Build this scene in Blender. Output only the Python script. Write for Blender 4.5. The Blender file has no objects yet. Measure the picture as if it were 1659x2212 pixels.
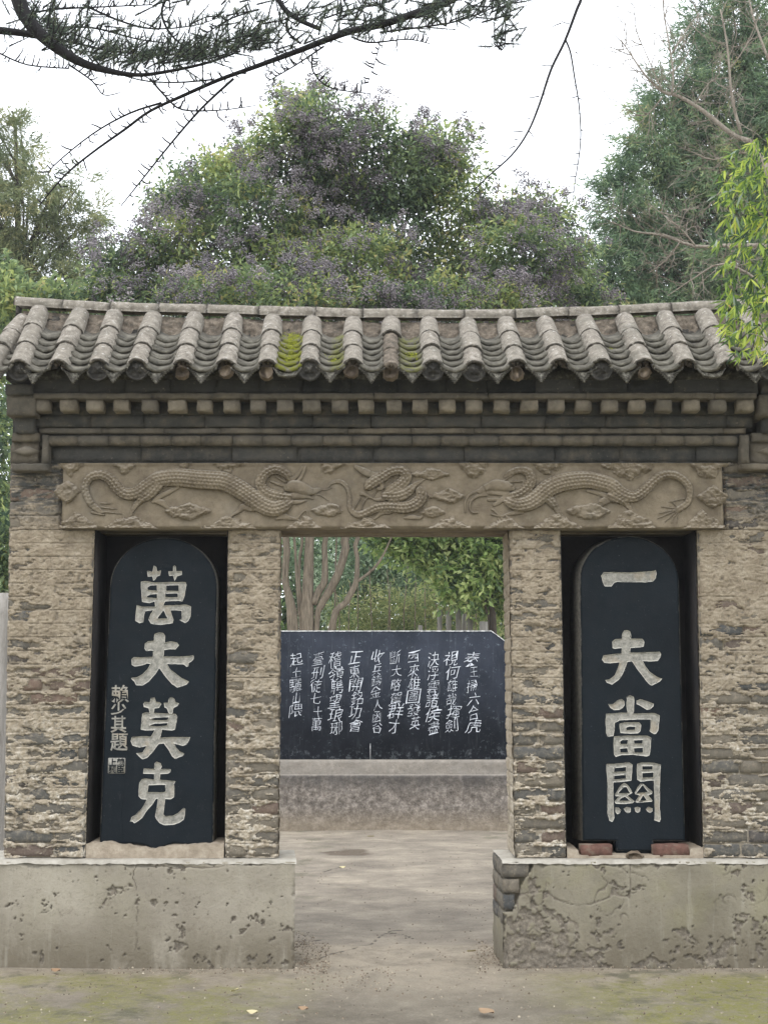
import bpy, math, random
import numpy as np
from mathutils import Vector, Matrix

# ------------------------------------------------------------------ camera, sky, sun, exposure
S = bpy.context.scene
C = S.collection
CAM_Y, CAM_Z, TILT, FP = -7.47, 1.5, math.radians(7.03), 2950.0   # FP: focal length in units of a 1659 x 2212 frame
cam = bpy.data.cameras.new('camera'); camo = bpy.data.objects.new('camera', cam); C.objects.link(camo)
camo.location = (0, CAM_Y, CAM_Z); camo.rotation_euler = (math.pi/2 + TILT, 0, 0)
cam.sensor_fit = 'VERTICAL'; cam.sensor_height = 36.0; cam.lens = 36.0*FP/2212.0
cam.clip_start = 0.05; cam.clip_end = 500
S.camera = camo
S.view_settings.view_transform = 'Standard'; S.view_settings.look = 'None'
S.view_settings.exposure = 0.2; S.view_settings.gamma = 1.0; S.view_settings.use_curve_mapping = False
W = bpy.data.worlds.new('World'); S.world = W; W.use_nodes = True
wn = W.node_tree.nodes; wl = W.node_tree.links
for n in list(wn): wn.remove(n)
SUN_EL, SUN_AZ = 62.0, 200.0           # degrees; azimuth clockwise from +Y
sky = wn.new('ShaderNodeTexSky'); sky.sky_type = 'NISHITA'; sky.sun_disc = False
sky.sun_elevation = math.radians(SUN_EL); sky.sun_rotation = math.radians(SUN_AZ)
bgs = wn.new('ShaderNodeBackground'); bgs.inputs['Strength'].default_value = 0.05
wl.new(sky.outputs[0], bgs.inputs['Color'])
bgc = wn.new('ShaderNodeBackground')   # the closed white cloud layer under that sky
bgc.inputs['Color'].default_value = (0.965, 0.98, 1.0, 1); bgc.inputs['Strength'].default_value = 1.6
mixw = wn.new('ShaderNodeAddShader')
wl.new(bgs.outputs[0], mixw.inputs[0]); wl.new(bgc.outputs[0], mixw.inputs[1])
wo = wn.new('ShaderNodeOutputWorld'); wl.new(mixw.outputs[0], wo.inputs['Surface'])
sl = bpy.data.lights.new('sun', 'SUN'); sl.energy = 1.5; sl.angle = math.radians(25); sl.color = (1, 0.975, 0.94)
so = bpy.data.objects.new('sun', sl); C.objects.link(so)
_e, _a = math.radians(SUN_EL), math.radians(SUN_AZ)
sd = Vector((math.sin(_a)*math.cos(_e), math.cos(_a)*math.cos(_e), math.sin(_e)))
so.rotation_euler = (-sd).to_track_quat('-Z', 'Y').to_euler()
S.cycles.max_bounces = 8; S.cycles.diffuse_bounces = 6; S.cycles.transparent_max_bounces = 4

# ------------------------------------------------------------------ helpers
R = random.Random(7)
NR = np.random.default_rng(11)
CT, ST = math.cos(TILT), math.sin(TILT)
def at(u, v, Y):
    """place a point of the photo (1659 x 2212 frame) on the vertical plane y = Y"""
    x = (u-829.5)/FP; y = (1106-v)/FP
    dy = CT - y*ST; dz = ST + y*CT
    t = (Y-CAM_Y)/dy
    return Vector((x*t, Y, CAM_Z + dz*t))
def ground_at(u, v):
    x = (u-829.5)/FP; y = (1106-v)/FP
    dy = CT - y*ST; dz = ST + y*CT
    t = -CAM_Z/dz
    return Vector((x*t, CAM_Y + dy*t, 0))
def px(Y): return (Y-CAM_Y)/FP*1.008
def sp(u, v): return (u*0.8295, v*0.8295)     # photo pixels (2000 wide) to the 1659 frame

def tag(o, label=None, cat=None, group=None, kind=None):
    if label: o['label'] = label
    if cat: o['category'] = cat
    if group: o['group'] = group
    if kind: o['kind'] = kind
    return o
def empty(name, loc=(0, 0, 0), parent=None):
    o = bpy.data.objects.new(name, None); C.objects.link(o); o.location = loc
    o.empty_display_size = 0.1
    if parent: o.parent = parent
    return o
def link(name, me, mat=None, parent=None, kind=None):
    o = bpy.data.objects.new(name, me); C.objects.link(o)
    if mat and not me.materials: me.materials.append(mat)
    if parent:
        o.parent = parent
        if parent.location.length > 0: o.matrix_parent_inverse = Matrix.Translation(-parent.location)
    if kind: o['kind'] = kind
    return o
def fast_mesh(name, V, F, smooth=False, attrs=None):
    """V (n,3); F list of arrays (k, m) of equal-sided faces or list of lists"""
    me = bpy.data.meshes.new(name)
    V = np.asarray(V, dtype=np.float32)
    if isinstance(F, np.ndarray): F = [F]
    if len(F) and isinstance(F[0], np.ndarray) and F[0].ndim == 2:
        loops = np.concatenate([f.ravel() for f in F]) if F else np.zeros(0, int)
        tot = np.concatenate([np.full(len(f), f.shape[1]) for f in F])
    else:
        loops = np.array([i for f in F for i in f]); tot = np.array([len(f) for f in F])
    start = np.concatenate([[0], np.cumsum(tot)[:-1]])
    me.vertices.add(len(V)); me.vertices.foreach_set('co', V.ravel())
    me.loops.add(len(loops)); me.loops.foreach_set('vertex_index', loops.astype(np.int32))
    me.polygons.add(len(tot)); me.polygons.foreach_set('loop_start', start.astype(np.int32))
    try: me.polygons.foreach_set('loop_total', tot.astype(np.int32))
    except Exception: pass
    if smooth: me.polygons.foreach_set('use_smooth', np.ones(len(tot), bool))
    me.update(calc_edges=True)
    for k, a in (attrs or {}).items():
        at_ = me.attributes.new(k, 'FLOAT', 'POINT'); at_.data.foreach_set('value', np.asarray(a, dtype=np.float32))
    me.validate()
    return me

# numpy value noise
_LAT = NR.random((256, 256)).astype(np.float64)
def vnoise(x, y, seed=0):
    x = np.asarray(x, float)+seed*17.31; y = np.asarray(y, float)+seed*9.77
    xi = np.floor(x).astype(int); yi = np.floor(y).astype(int)
    fx = x-xi; fy = y-yi; fx = fx*fx*(3-2*fx); fy = fy*fy*(3-2*fy)
    a = _LAT[xi & 255, yi & 255]; b = _LAT[(xi+1) & 255, yi & 255]
    c = _LAT[xi & 255, (yi+1) & 255]; d = _LAT[(xi+1) & 255, (yi+1) & 255]
    return (a*(1-fx)+b*fx)*(1-fy)+(c*(1-fx)+d*fx)*fy
def fbm(x, y, oct=4, seed=0, gain=0.5):
    s = 0; a = 1; t = 0; f = 1
    for i in range(oct):
        s = s + a*vnoise(x*f, y*f, seed+i*3); t += a; a *= gain; f *= 2.03
    return s/t
def sstep(a, b, x):
    t = np.clip((x-a)/(b-a), 0, 1); return t*t*(3-2*t)

# ------------------------------------------------------------------ materials
def new_mat(name):
    m = bpy.data.materials.new(name); m.use_nodes = True
    nt = m.node_tree
    for n in list(nt.nodes): nt.nodes.remove(n)
    return m, nt
class G:
    """small node-graph builder"""
    def __init__(s, name):
        s.m, s.nt = new_mat(name); s.N = s.nt.nodes; s.L = s.nt.links
        s.pos = s.N.new('ShaderNodeNewGeometry').outputs['Position']
    def noise(s, scale, detail=4, rough=0.6, vec=None, stretch=None):
        n = s.N.new('ShaderNodeTexNoise'); n.inputs['Scale'].default_value = scale
        n.inputs['Detail'].default_value = detail; n.inputs['Roughness'].default_value = rough
        v = vec or s.pos
        if stretch:
            mp = s.N.new('ShaderNodeMapping'); mp.inputs['Scale'].default_value = stretch
            s.L.new(v, mp.inputs['Vector']); v = mp.outputs[0]
        s.L.new(v, n.inputs['Vector']); return n.outputs['Fac']
    def voro(s, scale, feature='DISTANCE_TO_EDGE', vec=None):
        n = s.N.new('ShaderNodeTexVoronoi'); n.feature = feature; n.inputs['Scale'].default_value = scale
        s.L.new(vec or s.pos, n.inputs['Vector']); return n.outputs[0]
    def remap(s, f, a, b, lo=0.0, hi=1.0):
        n = s.N.new('ShaderNodeMapRange'); n.interpolation_type = 'SMOOTHSTEP'
        s.L.new(f, n.inputs[0]); n.inputs[1].default_value = a; n.inputs[2].default_value = b
        n.inputs[3].default_value = lo; n.inputs[4].default_value = hi; return n.outputs[0]
    def mul(s, a, b, op='MULTIPLY'):
        n = s.N.new('ShaderNodeMath'); n.operation = op
        for i, x in enumerate((a, b)):
            if isinstance(x, (int, float)): n.inputs[i].default_value = x
            else: s.L.new(x, n.inputs[i])
        return n.outputs[0]
    def mix(s, f, a, b, mode='MIX'):
        n = s.N.new('ShaderNodeMixRGB'); n.blend_type = mode
        if isinstance(f, (int, float)): n.inputs[0].default_value = f
        else: s.L.new(f, n.inputs[0])
        for i, x in ((1, a), (2, b)):
            if isinstance(x, tuple): n.inputs[i].default_value = (*x, 1)
            else: s.L.new(x, n.inputs[i])
        return n.outputs[0]
    def ramp(s, f, cols):
        n = s.N.new('ShaderNodeValToRGB'); cr = n.color_ramp
        while len(cr.elements) < len(cols): cr.elements.new(0.5)
        for e, (p, c) in zip(cr.elements, cols): e.position = p; e.color = (*c, 1)
        s.L.new(f, n.inputs[0]); return n.outputs[0]
    def attr(s, name):
        n = s.N.new('ShaderNodeAttribute'); n.attribute_name = name; return n.outputs['Fac']
    def rnd(s): return s.N.new('ShaderNodeObjectInfo').outputs['Random']
    def sep(s, i):
        n = s.N.new('ShaderNodeSeparateXYZ'); s.L.new(s.pos, n.inputs[0]); return n.outputs[i]
    def nrm(s, i):
        n = s.N.new('ShaderNodeSeparateXYZ'); s.L.new(s.N.new('ShaderNodeNewGeometry').outputs['Normal'], n.inputs[0]); return n.outputs[i]
    def out(s, col, rough=0.85, bump=None, dist=0.003, trans=0.0, spec=0.3, tcol=None, strength=1.0):
        p = s.N.new('ShaderNodeBsdfPrincipled')
        if isinstance(col, tuple): p.inputs['Base Color'].default_value = (*col, 1)
        else: s.L.new(col, p.inputs['Base Color'])
        if isinstance(rough, (int, float)): p.inputs['Roughness'].default_value = rough
        else: s.L.new(rough, p.inputs['Roughness'])
        p.inputs['Specular IOR Level'].default_value = spec
        if bump is not None:
            b = s.N.new('ShaderNodeBump'); b.inputs['Distance'].default_value = dist; b.inputs['Strength'].default_value = strength
            s.L.new(bump, b.inputs['Height']); s.L.new(b.outputs[0], p.inputs['Normal'])
        o = s.N.new('ShaderNodeOutputMaterial'); sh = p.outputs[0]
        if trans > 0:
            t = s.N.new('ShaderNodeBsdfTranslucent'); mx = s.N.new('ShaderNodeMixShader')
            src = tcol if tcol is not None else col
            if isinstance(src, tuple): t.inputs['Color'].default_value = (*src, 1)
            else: s.L.new(src, t.inputs['Color'])
            mx.inputs[0].default_value = trans; s.L.new(sh, mx.inputs[1]); s.L.new(t.outputs[0], mx.inputs[2]); sh = mx.outputs[0]
        s.L.new(sh, o.inputs['Surface']); return s.m

M = {}
def build_mats():
    # grey fired brick, a few reddish
    g = G('grey_brick')
    c = g.ramp(g.rnd(), [(0.0, (.115, .115, .108)), (.35, (.175, .158, .13)), (.6, (.23, .20, .155)), (.85, (.09, .094, .095)), (.99, (.23, .16, .12))])
    n = g.noise(35, 5, .7)
    c = g.mix(g.remap(n, .45, .75), c, (.33, .285, .22)); c = g.mix(g.remap(g.noise(9, 3), .55, .8, 0, .6), c, (.09, .09, .085))
    M['brick'] = g.out(c, .92, g.noise(80, 6, .85), .014)
    # the tan lime mortar smeared over it: whiter low down where salts have bloomed
    g = G('lime_mortar')
    hz = g.remap(g.sep(2), 1.9, .7)
    n = g.noise(14, 5, .7)
    c = g.ramp(n, [(.3, (.265, .215, .155)), (.5, (.385, .32, .235)), (.7, (.51, .435, .335))])
    w = g.ramp(g.noise(40, 4, .7), [(.32, (.34, .28, .20)), (.5, (.55, .475, .365)), (.68, (.88, .83, .74))])
    c = g.mix(g.mul(hz, g.remap(g.noise(6, 3), .35, .6, .3, 1)), c, w)
    c = g.mix(g.remap(g.noise(5, 4, .6), .58, .72, 0, .4), c, (.20, .18, .15))
    c = g.mix(g.remap(g.attr('pit'), .2, 1.0, 0, .6), c, (.16, .145, .12))  # pits and joints darkened: crevice shade painted into the mortar colour
    # soot-dark band high on the wall, with pale streaks left between
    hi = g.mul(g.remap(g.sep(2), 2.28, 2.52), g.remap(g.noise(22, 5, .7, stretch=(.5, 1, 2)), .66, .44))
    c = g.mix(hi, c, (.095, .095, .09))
    c = g.mix(g.remap(g.noise(48, 5, .8), .52, .68, 0, .45), c, (.15, .13, .10))
    M['mortar'] = g.out(c, .95, g.noise(110, 6, .85), .012)
    # dark stained cornice brick; the eave course also has shade painted in
    def cornice(name, a, b, d):
        g = G(name)
        c = g.ramp(g.noise(11, 5, .65), [(.3, a), (.5, b), (.72, d)])
        c = g.mix(g.remap(g.rnd(), 0, 1, 0, .45), c, (.10, .095, .085))
        c = g.mix(g.remap(g.noise(45, 4, .7), .6, .8, 0, .6), c, (.34, .29, .22))
        M[name] = g.out(c, .92, g.noise(90, 6, .8), .012)
    cornice('cornice_brick', (.07, .062, .05), (.14, .12, .09), (.215, .18, .135))
    cornice('dark_brick', (.03, .032, .032), (.062, .06, .054), (.125, .108, .082))
    cornice('soot_shade_brick', (.012, .013, .014), (.024, .025, .025), (.055, .052, .045))  # course under the tiles: soot plus eave shade put into the colour
    cornice('dentil_brick', (.13, .11, .082), (.245, .21, .16), (.36, .31, .24))
    g = G('red_brick'); c = g.ramp(g.noise(30, 4), [(.3, (.085, .045, .035)), (.7, (.16, .085, .065))])
    c = g.mix(g.remap(g.noise(12, 4), .5, .7, 0, .9), c, (.20, .165, .125))
    M['red_brick'] = g.out(c, .9, g.noise(120, 4), .003)
    # carved relief
    g = G('carved_clay')
    c = g.ramp(g.noise(9, 6, .7), [(.3, (.125, .10, .072)), (.5, (.195, .16, .113)), (.72, (.265, .22, .16))])
    c = g.mix(g.remap(g.noise(3, 3), .55, .75, 0, .4), c, (.18, .165, .135))
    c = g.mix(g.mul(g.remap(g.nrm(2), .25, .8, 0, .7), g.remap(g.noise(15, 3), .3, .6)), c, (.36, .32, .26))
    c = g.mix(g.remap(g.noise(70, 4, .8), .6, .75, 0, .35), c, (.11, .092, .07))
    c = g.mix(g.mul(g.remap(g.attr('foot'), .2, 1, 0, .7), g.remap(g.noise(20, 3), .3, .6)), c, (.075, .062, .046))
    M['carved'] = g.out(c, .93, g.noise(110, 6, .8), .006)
    # roof tile
    g = G('grey_roof_tile')
    c = g.ramp(g.noise(26, 6, .7), [(.30, (.085, .073, .058)), (.44, (.175, .155, .128)), (.58, (.265, .238, .20)), (.74, (.45, .43, .39))])
    c = g.mix(g.remap(g.rnd(), 0, 1, 0, .35), c, (.22, .20, .165))
    c = g.mix(g.remap(g.noise(8, 4), .52, .7, 0, .75), c, (.14, .13, .105))
    c = g.mix(g.remap(g.noise(60, 5, .75), .56, .7, 0, .8), c, (.60, .585, .55))
    c = g.mix(g.remap(g.noise(95, 4, .8), .58, .7, 0, .6), c, (.09, .08, .065))
    c = g.mix(g.mul(g.remap(g.attr('lip'), .25, .9, 0, .85), g.remap(g.noise(35, 4, .7), .34, .5)), c, (.045, .04, .034))  # joint shadow at the tile lip painted as a dark edge
    M['tile'] = g.out(c, .9, g.noise(140, 5, .7), .004)
    g = G('dark_eave_tile')
    c = g.ramp(g.noise(30, 5, .7), [(.3, (.013, .0125, .011)), (.54, (.042, .039, .034)), (.78, (.16, .15, .125))])
    M['tile_dark'] = g.out(c, .9, g.noise(120, 5, .7), .006)
    g = G('drip_tile_grey')
    c = g.ramp(g.noise(55, 5, .8), [(.32, (.03, .028, .024)), (.5, (.13, .122, .10)), (.68, (.36, .34, .29))])
    M['drip'] = g.out(c, .9, g.noise(75, 6, .85), .014)
    g = G('pan_tile_dirty')
    c = g.ramp(g.noise(18, 5, .7), [(.3, (.05, .047, .04)), (.5, (.12, .112, .092)), (.75, (.25, .235, .195))])
    # moss lives in a few gutters only
    x = g.sep(0)
    ms = g.mul(g.remap(x, -.66, -.55), g.remap(x, -.36, -.44))
    ms2 = g.mul(g.mul(g.remap(x, -.30, -.26), g.remap(x, -.12, -.18)), .55)
    ms3 = g.mul(g.mul(g.remap(x, .05, .12), g.remap(x, .22, .17)), .5)
    mm = g.mul(g.mul(ms, ms2, 'ADD'), ms3, 'ADD')
    c = g.mix(g.mul(mm, g.remap(g.noise(28, 4), .42, .52)), c, (.16, .17, .025))
    M['pan'] = g.out(c, .92, g.noise(90, 5, .75), .006)
    g = G('roof_bedding')
    c = g.ramp(g.noise(24, 6, .75), [(.3, (.06, .055, .045)), (.48, (.15, .125, .098)), (.6, (.24, .20, .155)), (.76, (.42, .37, .30))])
    c = g.mix(g.mul(mm2(g), g.remap(g.noise(28, 4), .45, .55, 0, .7)), c, (.16, .17, .03))
    M['bedding'] = g.out(c, .95, g.noise(60, 6, .8), .015)
    # clay fill
    g = G('clay_fill'); c = g.ramp(g.noise(30, 5, .7), [(.3, (.11, .085, .06)), (.7, (.28, .22, .16))])
    M['clay'] = g.out(c, .95, g.noise(60, 6, .8), .012)
    # cement plinths
    def cement(name, a, b, moss):
        g = G(name)
        c = g.ramp(g.noise(3.2, 6, .6), [(.3, a), (.7, b)])
        z = g.sep(2)
        c = g.mix(g.mul(g.remap(g.noise(4, 4, .6), .45, .7), moss), c, (.23, .215, .12))
        c = g.mix(g.mul(g.remap(z, .34, .02, 0, .95), g.remap(g.noise(7, 5, .7, stretch=(1, 1, .35)), .25, .56)), c, (.145, .125, .09))
        c = g.mix(g.remap(g.noise(42, 5, .8), .54, .70, 0, .6), c, (.13, .11, .08))
        c = g.mix(g.mul(g.remap(g.noise(6, 5, .8), .55, .72, 0, .6), g.remap(g.noise(60, 4, .8), .4, .6)), c, (.15, .12, .085))
        c = g.mix(g.remap(g.noise(9, 3, .6, stretch=(2.5, 1, .25)), .58, .75, 0, .3), c, (.40, .38, .32))
        c = g.mix(g.remap(g.attr('flake'), .35, .75), c, g.ramp(g.noise(50, 5, .75), [(.3, (.09, .08, .065)), (.55, (.19, .165, .13)), (.8, (.36, .32, .26))]))
        M[name] = g.out(c, .9, g.noise(80, 6, .75), .004)
    cement('cement_smooth', (.225, .20, .16), (.345, .315, .255), .12)
    cement('cement_cracked', (.165, .148, .112), (.275, .25, .19), .4)
    g = G('cement_ledge'); c = g.ramp(g.noise(12, 5, .7), [(.3, (.26, .24, .20)), (.7, (.46, .435, .38))])
    M['ledge'] = g.out(c, .9, g.noise(60, 5, .7), .004)
    g = G('sill_render'); c = g.ramp(g.noise(14, 5, .7), [(.3, (.22, .18, .135)), (.5, (.31, .26, .20)), (.7, (.42, .365, .29))])
    M['sill'] = g.out(c, .92, g.noise(70, 5, .7), .004)
    g = G('near_black_niche'); c = g.ramp(g.noise(6, 4), [(.3, (.012, .012, .014)), (.7, (.028, .024, .022))])  # niche walls, near black throughout
    M['niche'] = g.out(c, .9, g.noise(50, 4), .004)
    # steles
    g = G('black_painted_stone')
    c = g.ramp(g.noise(5, 5, .6), [(.3, (.0025, .0055, .0085)), (.7, (.0055, .0100, .0145))])
    c = g.mix(g.remap(g.noise(6, 4, .6, stretch=(3, 1, .3)), .6, .8, 0, .5), c, (.013, .017, .022))
    c = g.mix(g.remap(g.noise(110, 3, .6), .70, .74, 0, .7), c, (.12, .13, .14))
    c = g.mix(g.remap(g.noise(26, 5, .75, stretch=(1, 1, .5)), .60, .72, 0, .5), c, (.030, .034, .040))
    c = g.mix(g.remap(g.attr('edge'), .3, .9, 0, .8), c, g.ramp(g.noise(70, 4, .7), [(.35, (.02, .024, .028)), (.65, (.15, .14, .12))]))
    M['black'] = g.out(c, g.remap(g.noise(20, 3), .3, .7, .55, .75), g.noise(90, 4, .7), .0012, spec=.18)
    g = G('raw_stone_letter')
    c = g.ramp(g.noise(38, 6, .8), [(.32, (.13, .128, .115)), (.48, (.265, .257, .23)), (.66, (.42, .40, .35))])
    c = g.mix(g.remap(g.noise(9, 3), .55, .7, 0, .4), c, (.36, .29, .20))
    c = g.mix(g.remap(g.attr('edge'), .2, .8, 0, .8), c, (.56, .54, .48))
    M['letter'] = g.out(c, .9, g.noise(140, 5, .8), .004)
    g = G('raw_stone_side'); c = g.ramp(g.noise(40, 5, .7), [(.3, (.05, .048, .043)), (.6, (.13, .12, .10)), (.8, (.22, .2, .17))])
    M['stoneside'] = g.out(c, .9, g.noise(90, 4), .003)
    g = G('weathered_black_board')
    c = g.ramp(g.noise(4, 5, .6), [(.3, (.010, .014, .022)), (.7, (.026, .032, .046))])
    c = g.mix(g.remap(g.noise(9, 5, .7, stretch=(5, 1, .35)), .56, .75, 0, .6), c, (.085, .092, .105))
    c = g.mix(g.remap(g.noise(24, 6, .85), .59, .68, 0, .7), c, (.22, .25, .28))
    z = g.sep(2)
    c = g.mix(g.mul(g.remap(z, .86, .72, 0, .8), g.remap(g.noise(16, 6, .8), .52, .66)), c, (.22, .25, .28))
    M['board'] = g.out(c, .8, g.noise(60, 4), .002, spec=.2)
    g = G('white_brushed_text'); c = g.ramp(g.noise(50, 3), [(.3, (.45, .48, .54)), (.6, (.72, .76, .82))])
    M['chalk'] = g.out(c, .9)
    g = G('pale_board_rim'); M['rim'] = g.out(g.ramp(g.noise(25, 4), [(.35, (.40, .42, .43)), (.6, (.85, .86, .85))]), .9)
    g = G('rough_granite_base')
    c = g.ramp(g.noise(20, 6, .8), [(.32, (.07, .06, .052)), (.5, (.205, .18, .155)), (.68, (.42, .375, .33))])
    c = g.mix(g.mul(g.remap(g.sep(2), .25, .62), g.remap(g.noise(4, 5, .6, stretch=(1.6, 1, .5)), .40, .6, .1, .75)), c, (.07, .068, .068))
    c = g.mix(g.mul(g.remap(g.sep(2), .25, .0), .55), c, (.33, .27, .19))
    c = g.mix(g.mul(g.remap(g.sep(2), .525, .545), .6), c, (.40, .365, .315))
    c = g.mix(g.mul(g.remap(g.sep(2), .545, .525), g.remap(g.sep(2), .36, .50, 0, .5)), c, (.075, .07, .066))
    c = g.mix(g.remap(g.noise(45, 5, .85), .56, .68, 0, .6), c, (.04, .036, .032))
    M['granite'] = g.out(c, .92, g.noise(70, 6, .8), .012)
    g = G('grey_stone_post'); c = g.ramp(g.noise(9, 5, .7, stretch=(3, 3, .6)), [(.3, (.20, .185, .165)), (.7, (.38, .36, .33))])
    M['post'] = g.out(c, .9, g.noise(50, 4), .004)
    # ground
    g = G('worn_concrete_ground')
    n1 = g.noise(1.1, 5, .6); n2 = g.noise(7, 6, .7)
    c = g.ramp(g.mul(g.mul(n1, .6), g.mul(n2, .4), 'ADD'), [(.36, (.185, .16, .12)), (.5, (.28, .245, .19)), (.62, (.38, .335, .26))])
    y = g.sep(1); x = g.sep(0)
    far = g.remap(g.mul(y, g.mul(g.noise(2.5, 4, .6), .3), 'ADD'), .70, .86)
    farc = g.ramp(g.noise(2.1, 8, .72, stretch=(.8, 1, 1)), [(.34, (.21, .18, .145)), (.52, (.335, .29, .23)), (.68, (.50, .43, .335))])
    c = g.mix(far, c, farc)
    sand = g.mul(g.mul(g.remap(y, -1.0, -.25), g.remap(y, .85, .5)), g.remap(g.noise(5, 5, .7), .35, .6, .2, 1))
    c = g.mix(g.mul(sand, .8), c, (.46, .39, .30))
    mossm = g.mul(g.remap(g.noise(1.6, 6, .7), .40, .54), g.mul(g.remap(y, -.12, -.32), g.remap(g.mul(x, 0, 'MAXIMUM'), 0.0, .9, .75, .9)))
    side = g.mul(g.remap(x, -.1, -.9), g.remap(x, .5, 1.3), 'MAXIMUM')
    c = g.mix(g.mul(g.mul(mossm, side), g.remap(g.noise(18, 6, .8), .35, .6, .25, 1)), c, (.27, .265, .07))
    c = g.mix(g.mul(g.remap(g.noise(2.3, 5, .7), .52, .66, 0, .8), side), c, (.14, .135, .085))
    # dry leaf crumbs by the plinth ends
    crumb = g.mul(g.remap(g.noise(55, 4, .8), .54, .62), g.mul(g.remap(y, -.1, .1), g.remap(y, .9, .5)))
    edge = g.mul(g.remap(x, -.22, -.42), g.remap(x, .40, .58), 'MAXIMUM')
    c = g.mix(g.mul(crumb, edge), c, (.17, .10, .055))
    cr = g.voro(1.3, vec=None)
    c = g.mix(g.mul(g.remap(g.attr('crack'), .3, .8), .85), c, (.06, .05, .04))
    c = g.mix(g.remap(g.attr('damp'), .3, .7, 0, .8), c, (.11, .08, .055))
    c = g.mix(g.remap(g.noise(60, 5, .8), .54, .72, 0, .6), c, (.13, .115, .09))
    c = g.mix(g.remap(g.noise(38, 5, .8), .56, .70, 0, .5), c, (.50, .45, .37))
    c = g.mix(g.remap(g.noise(130, 4, .85), .55, .68, 0, .55), c, (.07, .06, .048))
    c = g.mix(g.remap(g.noise(95, 4, .85), .58, .70, 0, .5), c, (.52, .48, .41))
    M['ground'] = g.out(c, .92, g.mul(g.noise(45, 8, .85), g.mul(g.noise(6, 5), 1.5), 'ADD'), .022)
    # vegetation
    def leaf(name, cols, trans=.35, rough=.5, tc=None):
        g = G(name); c = g.ramp(g.attr('tint'), cols)
        M[name] = g.out(c, rough, trans=trans, spec=.35, tcol=tc)
    leaf('privet_leaf', [(0, (.055, .095, .06)), (.3, (.155, .225, .115)), (.55, (.265, .35, .16)), (.8, (.47, .54, .19)), (1, (.60, .52, .25))], .48)
    leaf('privet_berry', [(0, (.085, .076, .09)), (.5, (.225, .202, .225)), (1, (.40, .36, .37))], 0, .55)
    leaf('cypress_green', [(0, (.06, .11, .065)), (.4, (.20, .31, .175)), (.72, (.33, .42, .21)), (1, (.52, .47, .22))], .45, .7)
    leaf('juniper_olive', [(0, (.08, .115, .06)), (.4, (.20, .25, .13)), (.8, (.37, .38, .19)), (1, (.50, .46, .24))], .4, .7)
    leaf('bamboo_green', [(0, (.035, .075, .03)), (.3, (.085, .155, .045)), (.6, (.25, .37, .055)), (.92, (.50, .57, .10)), (1, (.45, .27, .08))], .4, .45)
    leaf('bamboo_leaf_grey', [(0, (.14, .20, .13)), (1, (.30, .36, .28))], .3, .4)
    leaf('needle', [(0, (.025, .042, .032)), (.5, (.085, .12, .085)), (1, (.19, .21, .12))], .3, .6)
    leaf('wood_green', [(0, (.05, .09, .055)), (.35, (.15, .235, .105)), (.7, (.32, .46, .15)), (1, (.60, .68, .30))], .5, .5)
    leaf('wood_bluegreen', [(0, (.05, .095, .055)), (.5, (.19, .285, .165)), (1, (.50, .60, .42))], .35, .5)
    leaf('dry_shrub', [(0, (.09, .13, .06)), (.5, (.27, .33, .13)), (1, (.58, .56, .28))], .35, .7)
    def bark(name, a, b):
        g = G(name); c = g.ramp(g.noise(12, 5, .7, stretch=(3, 3, .5)), [(.3, a), (.7, b)])
        M[name] = g.out(c, .9, g.noise(40, 5, .7, stretch=(3, 3, .5)), .01)
    bark('tan_bark', (.085, .07, .052), (.30, .25, .185)); bark('dark_bark', (.009, .009, .011), (.028, .026, .028))
    bark('pale_twig', (.17, .145, .115), (.38, .335, .28)); bark('dark_trunk', (.05, .042, .036), (.12, .10, .08))
    g = G('far_hill_soil'); M['hill'] = g.out(g.ramp(g.noise(1.5, 6, .7), [(.3, (.06, .09, .04)), (.7, (.16, .2, .09))]), .95, g.noise(4, 6), .3)
    g = G('fallen_leaf'); M['dead_leaf'] = g.out(g.ramp(g.rnd(), [(0, (.5, .45, .25)), (.5, (.48, .40, .28)), (1, (.26, .17, .10))]), .8)
def mm2(g):
    x = g.sep(0)
    return g.mul(g.mul(g.remap(x, -.66, -.55), g.remap(x, -.36, -.44)), g.remap(g.sep(2), 3.50, 3.36))
build_mats()

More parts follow.
